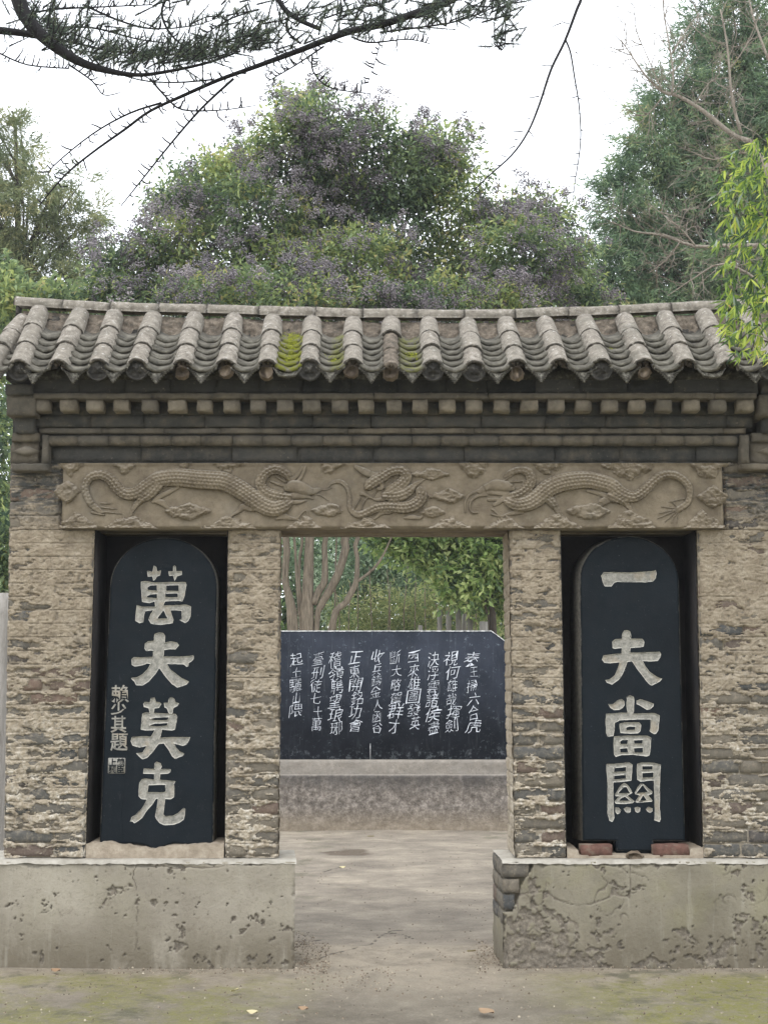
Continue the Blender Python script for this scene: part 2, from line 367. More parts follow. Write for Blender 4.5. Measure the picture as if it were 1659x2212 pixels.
# ------------------------------------------------------------------ mesh builders
def grid_mesh(name, X, Y, Z, attrs=None, smooth=True, flip=False):
    h, w = X.shape
    V = np.stack([X, Y, Z], -1).reshape(-1, 3)
    i = np.arange(h*w).reshape(h, w)
    F = np.stack([i[:-1, :-1], i[:-1, 1:], i[1:, 1:], i[1:, :-1]], -1).reshape(-1, 4)
    if flip: F = F[:, ::-1]
    return fast_mesh(name, V, F.copy(), smooth, {k: a.ravel() for k, a in (attrs or {}).items()})
def contour_mesh(name, gx, gz, Sd, H, Y0, attrs=None, smooth=True):
    """surface over the region Sd > 0; height H stands out towards -y from plane Y0"""
    h, w = Sd.shape
    ins = Sd > 0
    idx = -np.ones((h, w), int)
    X, Z = np.meshgrid(gx, gz)
    idx[ins] = np.arange(ins.sum())
    V = np.stack([X[ins], Y0-H[ins], Z[ins]], -1).tolist()
    at_ = {k: a[ins].tolist() for k, a in (attrs or {}).items()}
    cnt = ins[:-1, :-1].astype(int)+ins[:-1, 1:]+ins[1:, 1:]+ins[1:, :-1]
    full = np.argwhere(cnt == 4)
    Q = np.stack([idx[full[:, 0], full[:, 1]], idx[full[:, 0], full[:, 1]+1], idx[full[:, 0]+1, full[:, 1]+1], idx[full[:, 0]+1, full[:, 1]]], -1)
    cross = {}
    def cv(a, b):
        k = (a, b) if a < b else (b, a)
        if k in cross: return cross[k]
        (r0, c0), (r1, c1) = k
        s0, s1 = Sd[r0, c0], Sd[r1, c1]
        t = min(max(s0/(s0-s1+1e-12), 0.02), 0.98)
        V.append([X[r0, c0]*(1-t)+X[r1, c1]*t, Y0-(H[r0, c0]*(1-t)+H[r1, c1]*t), Z[r0, c0]*(1-t)+Z[r1, c1]*t])
        for kk, a2 in (attrs or {}).items(): at_[kk].append(a2[r0, c0]*(1-t)+a2[r1, c1]*t)
        cross[k] = len(V)-1; return len(V)-1
    polys = []
    for r, c in np.argwhere((cnt > 0) & (cnt < 4)):
        cs = [(r, c), (r, c+1), (r+1, c+1), (r+1, c)]
        p = []
        for k in range(4):
            a, b = cs[k], cs[(k+1) % 4]
            if ins[a]: p.append(int(idx[a]))
            if ins[a] != ins[b]: p.append(cv(a, b))
        if len(p) >= 3: polys.append(p)
    F = [Q] if len(Q) else []
    for k in (3, 4, 5, 6):
        q = [p for p in polys if len(p) == k]
        if q: F.append(np.array(q))
    return fast_mesh(name, np.array(V), F, smooth, at_)
def poly_sd(X, Z, poly):
    """signed distance, positive inside"""
    P = np.array(poly, float); Q = np.roll(P, -1, 0)
    d2 = np.full(X.shape, 1e9); inside = np.zeros(X.shape, bool)
    for (x0, z0), (x1, z1) in zip(P, Q):
        ex, ez = x1-x0, z1-z0; L = ex*ex+ez*ez+1e-15
        t = np.clip(((X-x0)*ex+(Z-z0)*ez)/L, 0, 1)
        d2 = np.minimum(d2, (X-x0-t*ex)**2+(Z-z0-t*ez)**2)
        cond = ((z0 > Z) != (z1 > Z))
        xi = x0+(Z-z0)/(z1-z0+1e-15)*ex
        inside ^= cond & (X < xi)
    d = np.sqrt(d2); return np.where(inside, d, -d)
def tube_sd(X, Z, pts):
    """pts (x, z, r): best signed field with arc length and lateral coordinate"""
    best = np.full(X.shape, -1e9); T = np.zeros(X.shape); Lq = np.zeros(X.shape); Rr = np.ones(X.shape)
    acc = 0
    for (x0, z0, r0), (x1, z1, r1) in zip(pts[:-1], pts[1:]):
        ex, ez = x1-x0, z1-z0; L = math.hypot(ex, ez)+1e-9
        t = np.clip(((X-x0)*ex+(Z-z0)*ez)/(L*L), 0, 1)
        dx, dz = X-x0-t*ex, Z-z0-t*ez
        d = np.sqrt(dx*dx+dz*dz); r = r0+(r1-r0)*t
        s = r-d; m = s > best
        best = np.where(m, s, best); T = np.where(m, acc+t*L, T)
        lat = (ex*dz-ez*dx)/L; Lq = np.where(m, lat, Lq); Rr = np.where(m, r, Rr); acc += L
    return best, T, Lq, Rr
def smooth_path(P, n=8):
    P = [np.array(p, float) for p in P]; out = []
    for i in range(len(P)-1):
        p0 = P[max(i-1, 0)]; p1 = P[i]; p2 = P[i+1]; p3 = P[min(i+2, len(P)-1)]
        for k in range(n):
            t = k/n
            out.append(.5*((2*p1)+(-p0+p2)*t+(2*p0-5*p1+4*p2-p3)*t*t+(-p0+3*p1-3*p2+p3)*t**3))
    out.append(P[-1]); return out
class MB:
    def __init__(s): s.V = []; s.F = []; s.T = []
    def box(s, x0, x1, y0, y1, z0, z1, jit=0):
        b = len(s.V)
        for x in (x0, x1):
            for y in (y0, y1):
                for z in (z0, z1): s.V.append((x+R.uniform(-jit, jit), y+R.uniform(-jit, jit), z+R.uniform(-jit, jit)))
        for f in ((0, 1, 3, 2), (4, 6, 7, 5), (0, 4, 5, 1), (2, 3, 7, 6), (0, 2, 6, 4), (1, 5, 7, 3)): s.F.append([b+i for i in f])
        return s
    def prism8(s, pts):   # eight points: bottom four then top four
        b = len(s.V); s.V += [tuple(p) for p in pts]
        for f in ((3, 2, 1, 0), (4, 5, 6, 7), (0, 1, 5, 4), (1, 2, 6, 5), (2, 3, 7, 6), (3, 0, 4, 7)): s.F.append([b+i for i in f])
        return s
    def tube(s, pts, seg=6, cap=True):
        """pts list of (x, y, z, r)"""
        prev = None; n = len(pts); up = Vector((0.3, 0.9, 0.2))
        for i, p in enumerate(pts):
            c = Vector(p[:3]); a = Vector(pts[max(i-1, 0)][:3]); b = Vector(pts[min(i+1, n-1)][:3])
            d = (b-a)
            if d.length < 1e-9: d = Vector((0, 0, 1))
            d.normalize(); u = d.cross(up)
            if u.length < 1e-4: u = d.cross(Vector((1, 0, 0)))
            u.normalize(); w = d.cross(u)
            b0 = len(s.V)
            for k in range(seg):
                an = 2*math.pi*k/seg; q = c+(u*math.cos(an)+w*math.sin(an))*p[3]; s.V.append((q.x, q.y, q.z))
            if prev is not None:
                for k in range(seg): s.F.append([prev+k, prev+(k+1) % seg, b0+(k+1) % seg, b0+k])
            elif cap: s.F.append([b0+k for k in range(seg)][::-1])
            prev = b0
        if cap: s.F.append([prev+k for k in range(seg)])
        return s
    def mesh(s, name, smooth=False): return fast_mesh(name, np.array(s.V), s.F, smooth)
    def build(s, name, mat, parent=None, smooth=False, kind=None): return link(name, s.mesh(name, smooth), mat, parent, kind)
def rough_block(name, lx, ly, lz, seed, nx=7, nz=3, amp=.004, rnd=.006):
    """a worn block centred on x and z, front face at y = 0 (towards -y), back at y = ly"""
    r = random.Random(seed)
    xs = [-lx/2+lx*i/nx for i in range(nx+1)]; zs = [-lz/2+lz*i/nz for i in range(nz+1)]
    V = []; F = []
    for j, z in enumerate(zs):
        for i, x in enumerate(xs):
            e = (i in (0, nx))+(j in (0, nz))
            y = r.uniform(-amp, amp)*.6+(rnd*.55 if e == 1 else rnd*1.3 if e == 2 else 0)
            V.append((x+r.uniform(-1, 1)*amp*.5*(i in (0, nx)), y, z+r.uniform(-1, 1)*amp*.45*(j in (0, nz))))
    w = nx+1
    for j in range(nz):
        for i in range(nx): F.append([j*w+i, j*w+i+1, (j+1)*w+i+1, (j+1)*w+i])
    ring = [i for i in range(w)]+[j*w+nx for j in range(1, nz+1)]+[nz*w+i for i in range(nx-1, -1, -1)]+[j*w for j in range(nz-1, 0, -1)]
    b = len(V)
    for i in ring: V.append((V[i][0], ly, V[i][2]))
    n = len(ring)
    for k in range(n): F.append([ring[(k+1) % n], ring[k], b+k, b+(k+1) % n])
    return fast_mesh(name, np.array(V), F, rnd > .0025)
def interp(a, b, t): return a+(b-a)*t

# ================================================================== SETTING
# ground sheet, fine near the gate, coarse to the horizon
def ground():
    gx = np.concatenate([np.linspace(-150, -3.2, 24), np.linspace(-3, 3, 300), np.linspace(3.2, 150, 24)])
    gy = np.concatenate([np.linspace(-40, -2.6, 14), np.linspace(-2.4, 7.2, 420), np.linspace(7.6, 200, 30)])
    X, Y = np.meshgrid(gx, gy)
    Z = (fbm(X*.7, Y*.7, 4, 3)-.5)*.03+(fbm(X*6, Y*6, 3, 5)-.5)*.006
    Z = Z*(np.abs(X) < 3.1)*(Y > -2.5)*(Y < 7.3)
    Z -= .018*sstep(.55, .75, Y)*(Y < 7.3)          # passage slab a touch lower than the sandy apron
    crack = np.zeros(X.shape)
    pl = [[ground_at(*p) for p in L] for L in (
        [(690, 2068), (720, 2058), (760, 2048), (800, 2030), (826, 2010), (850, 2006), (872, 2010), (892, 2018)],
        [(826, 2010), (846, 2001), (880, 2000)], [(640, 2030), (690, 2022)], [(700, 1878), (716, 1872), (744, 1868)])]
    for L in pl:
        for a, b in zip(L[:-1], L[1:]):
            ex, ey = b.x-a.x, b.y-a.y; q = ex*ex+ey*ey
            t = np.clip(((X-a.x)*ex+(Y-a.y)*ey)/q, 0, 1)
            d = np.hypot(X-a.x-t*ex, (Y-a.y-t*ey)*.6)+(fbm(X*20, Y*20, 2, 9)-.5)*.03
            crack = np.maximum(crack, 1-np.abs(d)/.016)
    crack = np.clip(crack, 0, 1)
    dm = ground_at(757, 1838)
    damp = np.clip(1.2-np.hypot((X-dm.x)/.30, (Y-dm.y)/.30)+(fbm(X*6, Y*6, 3, 2)-.5)*.8, 0, 1)
    Z -= crack*.006
    o = link('ground', grid_mesh('ground', X, Y, Z, {'crack': crack, 'damp': damp}), M['ground'])
    tag(o, 'worn concrete ground with sandy dirt and green moss', None, None, 'structure')
ground()
def hill():
    gx = np.linspace(-60, 60, 60); gy = np.linspace(30, 90, 20)
    X, Y = np.meshgrid(gx, gy); Z = 2.2*sstep(29, 40, Y)+(fbm(X*.1, Y*.1, 3, 4))*1.4*sstep(29, 45, Y)-.06
    o = link('hill', grid_mesh('hill', X, Y, Z), M['hill']); tag(o, 'low dark wooded rise far behind the garden', None, None, 'structure')
hill()

# ================================================================== GATEWAY
gate = empty('gateway', (0, 0, 0))
tag(gate, 'weathered grey brick gateway wall with tiled roof and carved dragon beam', 'gateway')
TH = 0.36
ZB = 0.56                                      # plinth top
ztop = at(829, 1145, 0).z                      # underside of the beam
zwall = at(829, 840, 0).z                      # brickwork ends under the eave
# pillars: (u top left, u bottom left, u top right, u bottom right, rear shift left, rear shift right)
PIL = [(20, 8, 205, 184, 0, 0), (493, 486, 607, 602, 0, -.036), (1099, 1112, 1210, 1223, 0, 0), (1505, 1520, 1830, 1860, 0, 0)]
brick_pool = {}
def brick_mesh(L, Hh, var, depth=.09, rnd=None):
    k = (round(L, 2), round(Hh, 3), var, depth, rnd)
    if k not in brick_pool: brick_pool[k] = rough_block('brick', k[0], depth, k[1], hash(k) & 0xffff, nx=max(3, int(k[0]/.035)), nz=3, amp=.005, rnd=.006 if rnd is None else rnd)
    return brick_pool[k]
def put_brick(x, y, z, L, Hh, parent, mat=None, var=None, rot=0, depth=.09, name='brick', tilt=0, rnd=None):
    me = brick_mesh(L, Hh, R.randrange(5) if var is None else var, depth, rnd)
    if mat is not None and me.materials and me.materials[0] != mat: me = me.copy(); me.materials.clear()
    o = link(name, me, mat or M['brick'], parent)
    o.location = (x, y, z); o.rotation_euler = (0, tilt, rot)
    sx = L/max(round(L, 2), .01); o.scale = (sx, 1, 1); return o
def masonry(name, xl, xr, z0, z1, sl, sr, cover, parent, seed, ymir=0.0, nback=True, dark=None):
    """one pillar or wall panel: mortar skin with real relief, solid core, separate bricks"""
    ch = .0735; n = max(1, round((z1-z0)/ch)); ch = (z1-z0)/n
    rr = random.Random(seed); bricks = []
    for k in range(n):
        zc = z0+(k+.5)*ch; a = xl(zc); b = xr(zc)
        x = a; off = rr.choice([.27, .13, .2, .24]) if (b-a) > .3 else rr.choice([.27, .14, .12])
        first = True
        while x < b-.02:
            L = off if first else rr.choice([.27, .27, .26, .13]); first = False
            if x+L > b-.05: L = b-x
            bricks.append((x+L/2, zc, L-.014, ch-.013, k/n)); x += L
    # mortar skin
    step = .0040
    w = int((xr(z0)-xl(z0))/step)+2; h = int((z1-z0)/step)+2
    tt, zz = np.meshgrid(np.linspace(0, 1, w), np.linspace(z0, z1, h))
    XL = np.vectorize(xl)(zz[:, 0])[:, None]; XR = np.vectorize(xr)(zz[:, 0])[:, None]
    X = XL+(XR-XL)*tt; Z = zz
    wob = (fbm(X*9, Z*9, 3, seed)-.5)
    # distance into bricks
    inb = np.full(X.shape, -.02)
    for (bx, bz, L, Hh, _) in bricks:
        r0 = max(int((bz-Hh/2-z0)/(z1-z0)*(h-1))-4, 0); r1 = min(int((bz+Hh/2-z0)/(z1-z0)*(h-1))+5, h)
        xs = X[r0:r1]; zs = Z[r0:r1]
        d = np.minimum(L/2-np.abs(xs-bx), Hh/2-np.abs(zs-bz)); inb[r0:r1] = np.maximum(inb[r0:r1], d)
    f = fbm(X*17, Z*44, 5, seed+2, .64); big = fbm(X*4.5, Z*8, 3, seed+5)
    hrel = (Z-z0)/(z1-z0)
    cov = cover(hrel)+(big-.5)*1.1
    # squeezed-out mortar hangs along the bed joints; higher up a thin rough coat covers the bricks
    jz = np.abs(((Z-z0)/ch+.5) % 1-.5)*ch                      # distance to a bed joint
    squeeze = np.exp(-(((Z-z0)/ch+.60+(fbm(X*14, Z*2, 3, seed+31)-.5)*.35) % 1-.5)**2/.022)
    up_ = sstep(.35, .8, cov+.1)
    m = f+(cov-.5)*.55-.5+squeeze*.20*(1-.6*up_)-np.clip(inb, -.01, .02)*(3.4-1.8*up_)
    crumb = fbm(X*60, Z*80, 4, seed+8, .75)-.5
    Hh_ = -.006+.011*sstep(-.03, .06, m)+.013*np.clip(m, 0, .3)/.3*(1-.75*up_)
    Hh_ += crumb*(.008+.012*sstep(0, .05, m)*(1.1-.35*up_))
    jw = jz+(fbm(X*10, Z*2, 2, seed+3)-.5)*.004
    line = np.exp(-(jw/.0030)**2)*sstep(.36, .56, fbm(X*4.5, Z*9, 4, seed+12))
    # head joints telegraph through the coat as well
    vj = sstep(.0035, .0, inb)*sstep(.012, .02, jz)*sstep(.35, .55, fbm(X*9, Z*9, 2, seed+40))
    Hh_ -= line*(.010-.002*up_)+vj*.006*up_
    Hh_ += (fbm(X*3, Z*3, 2, seed+1)-.5)*.006
    pit = np.clip(sstep(.02, -.08, m)*.7+line*(.85-.15*up_)+vj*.6*up_+sstep(-.06, -.20, crumb)*.6, 0, 1)
    # edges of the pillar crumble back
    ed = np.minimum(X-XL, XR-X); Hh_ -= .015*sstep(.018, 0, ed+wob*.012)
    o = link(name, grid_mesh(name, X, -Hh_, Z, {'pit': pit}), M['mortar'], parent)
    # core
    mb = MB(); e = .006
    a0, b0, a1, b1 = xl(z0), xr(z0), xl(z1), xr(z1)
    mb.prism8([(a0+e, .012, z0), (b0-e, .012, z0), (b0-e+sr, TH, z0), (a0+e+sl, TH, z0), (a1+e, .012, z1), (b1-e, .012, z1), (b1-e+sr, TH, z1), (a1+e+sl, TH, z1)])
    mb.build('wall_core', M['mortar'], o)
    for (bx, bz, L, Hh, q) in bricks:
        put_brick(bx, rr.uniform(-.003, .005)-(.002 if q < .3 else 0), bz, L+.004, Hh+.002, o, rot=rr.uniform(-.012, .012))
    # courses that show on the reveals of the passage and niches
    for k in range(n):
        zc = z0+(k+.5)*ch
        for side, xe, sh in ((-1, xl(zc), sl), (1, xr(zc), sr)):
            if name == 'right_pier' and side > 0 or (name == 'left_pier' and side < 0): pass
            if rr.random() < .0: continue
    return o
def lin(u0, v0, u1, v1, Y=0):
    p, q = at(u0, v0, Y), at(u1, v1, Y)
    return lambda z: p.x+(q.x-p.x)*(z-p.z)/(q.z-p.z)
covs = [lambda h: .48+.32*sstep(.40, .85, h), lambda h: .52+.28*sstep(.40, .85, h), lambda h: .30+.48*sstep(.30, .70, h), lambda h: .42+.30*sstep(.25, .6, h)]
pillars = []
for i, (tl, bl, tr, br, sl_, sr_) in enumerate(PIL):
    xl, xr = lin(bl, 1858, tl, 1145), lin(br, 1858, tr, 1145)
    pillars.append((masonry('pillar', xl, xr, ZB, ztop, sl_, sr_, covs[i], gate, 31+i*7), xl, xr))
# side strips beside the beam, up to the cornice
zc0 = at(829, 962, 0).z
xlL = lin(8, 1858, 20, 1145)
bl_, br_ = at(134, 1070, 0).x, at(1563, 1070, 0).x
masonry('pillar', lambda z: xlL(z), lambda z: bl_+.004, ztop+.0005, zc0, 0, 0, lambda h: .72+0*h, gate, 71)
masonry('pillar', lambda z: br_-.004, lambda z: at(1850, 1070, 0).x, ztop+.0005, zc0, 0, 0, lambda h: .55+0*h, gate, 77)
# jamb of the passage on the right: its own mortar relief and course ends
def reveal(xf, z0, z1, y0, y1, face, seed, mat, xb=None):
    step = .006; h = int((z1-z0)/step); w = int((y1-y0)/step)
    yy, zz = np.meshgrid(np.linspace(y0, y1, w), np.linspace(z0, z1, h))
    ch = .0735
    joint = np.abs(((zz-z0)/ch) % 1-.5)*2
    Hh = .004+(fbm(yy*30, zz*30, 4, seed)-.5)*.012-.007*sstep(.75, 1, joint)
    X = np.vectorize(xf)(zz[:, 0])[:, None]+0*yy
    if xb: X = X+(np.vectorize(xb)(zz[:, 0])[:, None]-X)*((yy-y0)/(y1-y0))
    X = X+face*Hh
    return link('reveal', grid_mesh('reveal', X, yy, zz, {'pit': sstep(.85, 1, joint)*.8}, flip=face < 0), mat, gate)
reveal(lambda z: pillars[2][1](z), ZB, ztop, .002, TH, -1, 3, M['mortar'])
reveal(lambda z: pillars[1][2](z), ZB, ztop, .002, TH, 1, 4, M['mortar'], lambda z: pillars[1][2](z)-.036)
# niches
for (i, j, tu0, tu1) in ((0, 1, 205, 493), (2, 3, 1210, 1505)):
    a = pillars[i][2]; b = pillars[j][1]
    mb = MB(); z0, z1 = ZB, ztop; e = .004
    def quad(p): mb.F.append([len(mb.V)+k for k in range(4)]); mb.V.extend(p)
    quad([(a(z0)-.02, TH-.03, z0), (b(z0)+.02, TH-.03, z0), (b(z1)+.02, TH-.03, z1), (a(z1)-.02, TH-.03, z1)])      # back
    mb.prism8([(a(z0)-.02, TH-.03, z0), (b(z0)+.02, TH-.03, z0), (b(z0)+.02, TH, z0), (a(z0)-.02, TH, z0), (a(z1)-.02, TH-.03, z1), (b(z1)+.02, TH-.03, z1), (b(z1)+.02, TH, z1), (a(z1)-.02, TH, z1)])
    mb.F.pop(0)
    for fn, s in ((a, 1), (b, -1)):
        x0, x1 = fn(z0), fn(z1)
        mb.prism8([(x0-e, .022, z0), (x0+s*.006, .022, z0), (x0+s*.006, TH-.031, z0), (x0-e, TH-.031, z0), (x1-e, .022, z1), (x1+s*.006, .022, z1), (x1+s*.006, TH-.031, z1), (x1-e, TH-.031, z1)])
    mb.build('niche', M['niche'], gate)

# ---------------------------------------------------------------- frieze, beam
def slab_rough(name, u0, u1, v0, v1, Y, mat, parent, seed, amp=.004, step=.008, depth=None, attrs=None):
    p0, p1 = at(u0, v1, Y), at(u1, v0, Y)
    w = int((p1.x-p0.x)/step)+2; h = max(3, int((p1.z-p0.z)/step)+2)
    X, Z = np.meshgrid(np.linspace(p0.x, p1.x, w), np.linspace(p0.z, p1.z, h))
    H = (fbm(X*14, Z*22, 5, seed, .6)-.5)*amp*2
    o = link(name, grid_mesh(name, X, Y-H, Z), mat, parent)
    if depth: MB().box(p0.x+.001, p1.x-.001, Y+amp+.001, Y+depth, p0.z+.0005, p1.z-.0005).build(name+'_body', mat, o)
    return o
slab_rough('frieze', 108, 1604, 962, 1001, -.012, M['dark_brick'], gate, 5, .006, depth=.3)
# courses of dark brick in the frieze
p0, p1 = at(110, 1001, -.02), at(1600, 962, -.02)
x = p0.x
while x < p1.x-.08:
    L = min(R.choice([.5, .42, .36]), p1.x-x)
    put_brick(x+L/2, -.024+R.uniform(-.003, .003), (p0.z+p1.z)/2+.004, L-.006, (p1.z-p0.z)-.014, gate, M['dark_brick'], depth=.02); x += L

BEAM_Y = -.05
bx0, bx1 = at(134, 1070, BEAM_Y).x, at(1563, 1070, BEAM_Y).x
bz0, bz1 = at(829, 1142, BEAM_Y).z, at(829, 1001, BEAM_Y).z
step = .0065
X, Z = np.meshgrid(np.arange(bx0, bx1, step), np.linspace(bz0, bz1, 56))
H = (fbm(X*9, Z*9, 4, 2)-.5)*.010+(fbm(X*60, Z*60, 3, 6)-.5)*.004
edg = np.minimum(np.minimum(X-bx0, bx1-X), Z-bz0); H -= .02*sstep(.012, 0, edg+(fbm(X*15, Z*15, 3)-.5)*.012)
topc = bz1-Z; H += .010*sstep(.02, .0, topc+(fbm(X*8, Z*8, 3, 9)-.5)*.02)
jx = at(552, 1070, BEAM_Y).x; H -= .006*sstep(.006, 0, np.abs(X-jx+(fbm(X*0, Z*20, 2)-.5)*.01))
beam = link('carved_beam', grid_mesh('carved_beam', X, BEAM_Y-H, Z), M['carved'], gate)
MB().box(bx0+.003, bx1-.004, BEAM_Y+.012, .15, bz0-.0, bz1).box(bx0+.003, bx1-.004, .1505, TH+.01, bz0-.003, bz1).build('beam_body', M['carved'], beam)
def cr(o, pts):   # crop coordinates (zoomed 4.1475x) to world x, z, r on the beam
    out = []
    for p in pts:
        u, v = sp(o+p[0]/4.1475, 1190+p[1]/4.1475); w = at(u, v, BEAM_Y)
        out.append((w.x, w.z)+((p[2]/4.1475*.8295*px(BEAM_Y),) if len(p) > 2 else ()))
    return out
rg = .0032
def relief(name, tubes, ripple=True, seed=0, hs=.62, label=None):
    xs = [p[0] for t, _ in tubes for p in t]; zs = [p[1] for t, _ in tubes for p in t]
    gx = np.arange(min(xs)-.06, max(xs)+.06, rg); gz = np.arange(max(bz0+.002, min(zs)-.06), min(bz1-.002, max(zs)+.06), rg)
    X, Z = np.meshgrid(gx, gz)
    Sd = np.full(X.shape, -1.); H = np.full(X.shape, -.002)
    for pts, scaled in tubes:
        pts = [(p[0], p[1], p[2]*(1.17 if scaled else 1.08)) for p in pts]
        pts2 = smooth_path(pts, 5) if len(pts) > 2 else pts
        s, T, Lq, Rr = tube_sd(X, Z, pts2)
        d = np.clip(1-s/np.maximum(Rr, 1e-4), 0, 1.2)
        dome = np.sqrt(np.clip(1-d*d, 0, 1))
        h = Rr*hs*dome+.004+.006*(Rr > .02)
        if scaled:
            per = .021; lw = .019
            row = np.floor(Lq/lw+50); fr = (T/per+(row % 2)*.5) % 1; fl = (Lq/lw) % 1
            cell = np.clip(1-np.hypot((fr-.45)*1.5, (fl-.5)*1.7)*1.15, 0, 1)
            h = h+.010*cell*sstep(.015, .03, Rr)+.005*cell*(Rr <= .03)-.003
        m = h*(s > 0)
        H = np.where((s > 0) & (m > H), m, H); Sd = np.maximum(Sd, s)
    H += (fbm(X*50, Z*50, 3, seed)-.5)*.003
    H = np.where(Sd <= 0, -.003, H)
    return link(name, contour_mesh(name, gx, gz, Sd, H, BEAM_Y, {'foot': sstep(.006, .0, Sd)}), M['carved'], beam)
A, B2, D4, E5, F6 = 150, 550, 850, 1190, 1540
relief('dragon_relief', [
    (cr(A, [(500, 600, 12), (440, 570, 28), (370, 510, 34), (325, 420, 36), (305, 320, 38), (360, 225, 42), (470, 195, 45), (580, 245, 48), (660, 345, 50), (760, 405, 55), (880, 380, 60), (980, 310, 65), (1100, 245, 75), (1300, 225, 85), (1500, 245, 90), (1659, 260, 92)])[:-1]
     + cr(B2, [(0, 255, 92), (150, 270, 90), (300, 345, 88), (420, 425, 84), (540, 510, 80), (660, 560, 78), (770, 540, 66), (840, 500, 40)]), True),
    (cr(B2, [(830, 440, 40), (720, 425, 52), (600, 385, 52), (535, 285, 50), (590, 180, 48), (700, 135, 48), (800, 175, 44), (850, 235, 30)]), True),
    (cr(B2, [(820, 340, 35), (900, 320, 62), (1000, 345, 60), (1080, 375, 40), (1150, 360, 28), (1190, 350, 12)]), False),
    (cr(B2, [(880, 420, 36), (980, 420, 34), (1050, 430, 22), (1100, 455, 10)]), False),
    (cr(B2, [(820, 315, 18), (740, 300, 16), (640, 265, 9)]), False), (cr(B2, [(800, 270, 14), (700, 215, 8)]), False),
    (cr(B2, [(1080, 405, 9), (1180, 415, 9), (1270, 475, 7)]), False), (cr(B2, [(1160, 345, 8), (1230, 360, 7), (1300, 335, 7)]), False),
    (cr(B2, [(860, 270, 20), (930, 200, 22), (985, 115, 16)]), False), (cr(B2, [(920, 280, 18), (980, 210, 20), (1020, 110, 14)]), False),
    (cr(B2, [(880, 490, 26), (960, 490, 18), (1030, 470, 10)]), False),
    (cr(A, [(1080, 310, 62), (1000, 400, 52), (930, 450, 40), (870, 500, 30), (820, 570, 21), (790, 630, 16), (770, 650, 12)]), True),
    (cr(A, [(1310, 330, 16), (1200, 385, 26), (1090, 440, 26), (1030, 485, 16)]), False),
    (cr(A, [(1040, 480, 16), (1130, 495, 34), (1180, 540, 20), (1280, 620, 13), (1370, 560, 10), (1400, 530, 8)]), False),
    (cr(A, [(1280, 620, 12), (1390, 600, 9), (1430, 560, 7)]), False),
    (cr(A, [(470, 500, 9), (570, 505, 5)]), False), (cr(A, [(480, 545, 9), (650, 565, 5)]), False), (cr(A, [(480, 590, 9), (700, 615, 5)]), False), (cr(A, [(380, 600, 16), (510, 630, 8)]), False),
    (cr(B2, [(430, 560, 34), (350, 540, 34), (300, 590, 20), (240, 625, 15), (175, 665, 11)]), False),
    (cr(B2, [(440, 580, 16), (550, 565, 9)]), False),
    (cr(B2, [(710, 670, 14), (790, 645, 30), (860, 665, 22), (930, 665, 15), (975, 610, 13), (1020, 580, 12), (1045, 600, 10)]), False),
    (cr(B2, [(930, 670, 12), (960, 700, 12), (990, 740, 9)]), False), (cr(B2, [(1040, 600, 10), (1050, 680, 10)]), False),
    ], seed=1)
relief('dragon_relief', [
    (cr(D4, [(0, 350, 10), (50, 290, 16), (120, 265, 20), (190, 290, 22), (235, 360, 20), (250, 450, 20), (250, 540, 22), (290, 600, 28), (360, 630, 36), (440, 600, 38), (540, 555, 44), (680, 540, 48), (830, 550, 54), (950, 520, 60), (1025, 440, 55), (1010, 370, 42)]), True),
    (cr(D4, [(650, 420, 45), (760, 420, 68), (870, 380, 52), (960, 300, 26), (1020, 265, 14), (1075, 235, 9)]), True),
    (cr(D4, [(700, 370, 55), (800, 300, 56), (865, 220, 52), (810, 150, 46), (700, 160, 46), (600, 220, 50), (510, 270, 52), (460, 310, 48)]), True),
    (cr(D4, [(470, 290, 50), (430, 330, 26), (420, 350, 12)]), False), (cr(D4, [(580, 250, 22), (600, 330, 26), (560, 345, 20)]), False),
    (cr(D4, [(320, 110, 22), (400, 155, 38), (480, 190, 36), (560, 190, 22)]), False),
    (cr(D4, [(620, 455, 26), (540, 465, 14), (480, 440, 12), (400, 400, 22), (370, 410, 10)]), False),
    (cr(D4, [(550, 360, 8), (500, 430, 8)]), False), (cr(D4, [(460, 420, 8), (400, 500, 8), (375, 585, 6)]), False), (cr(D4, [(370, 445, 8), (320, 520, 8), (300, 570, 6)]), False),
    (cr(D4, [(680, 585, 34), (600, 600, 26), (540, 650, 16), (480, 695, 10)]), False),
    (cr(D4, [(840, 660, 12), (920, 650, 26), (1010, 660, 16), (1040, 620, 11), (1065, 560, 9)]), False),
    ], seed=2)
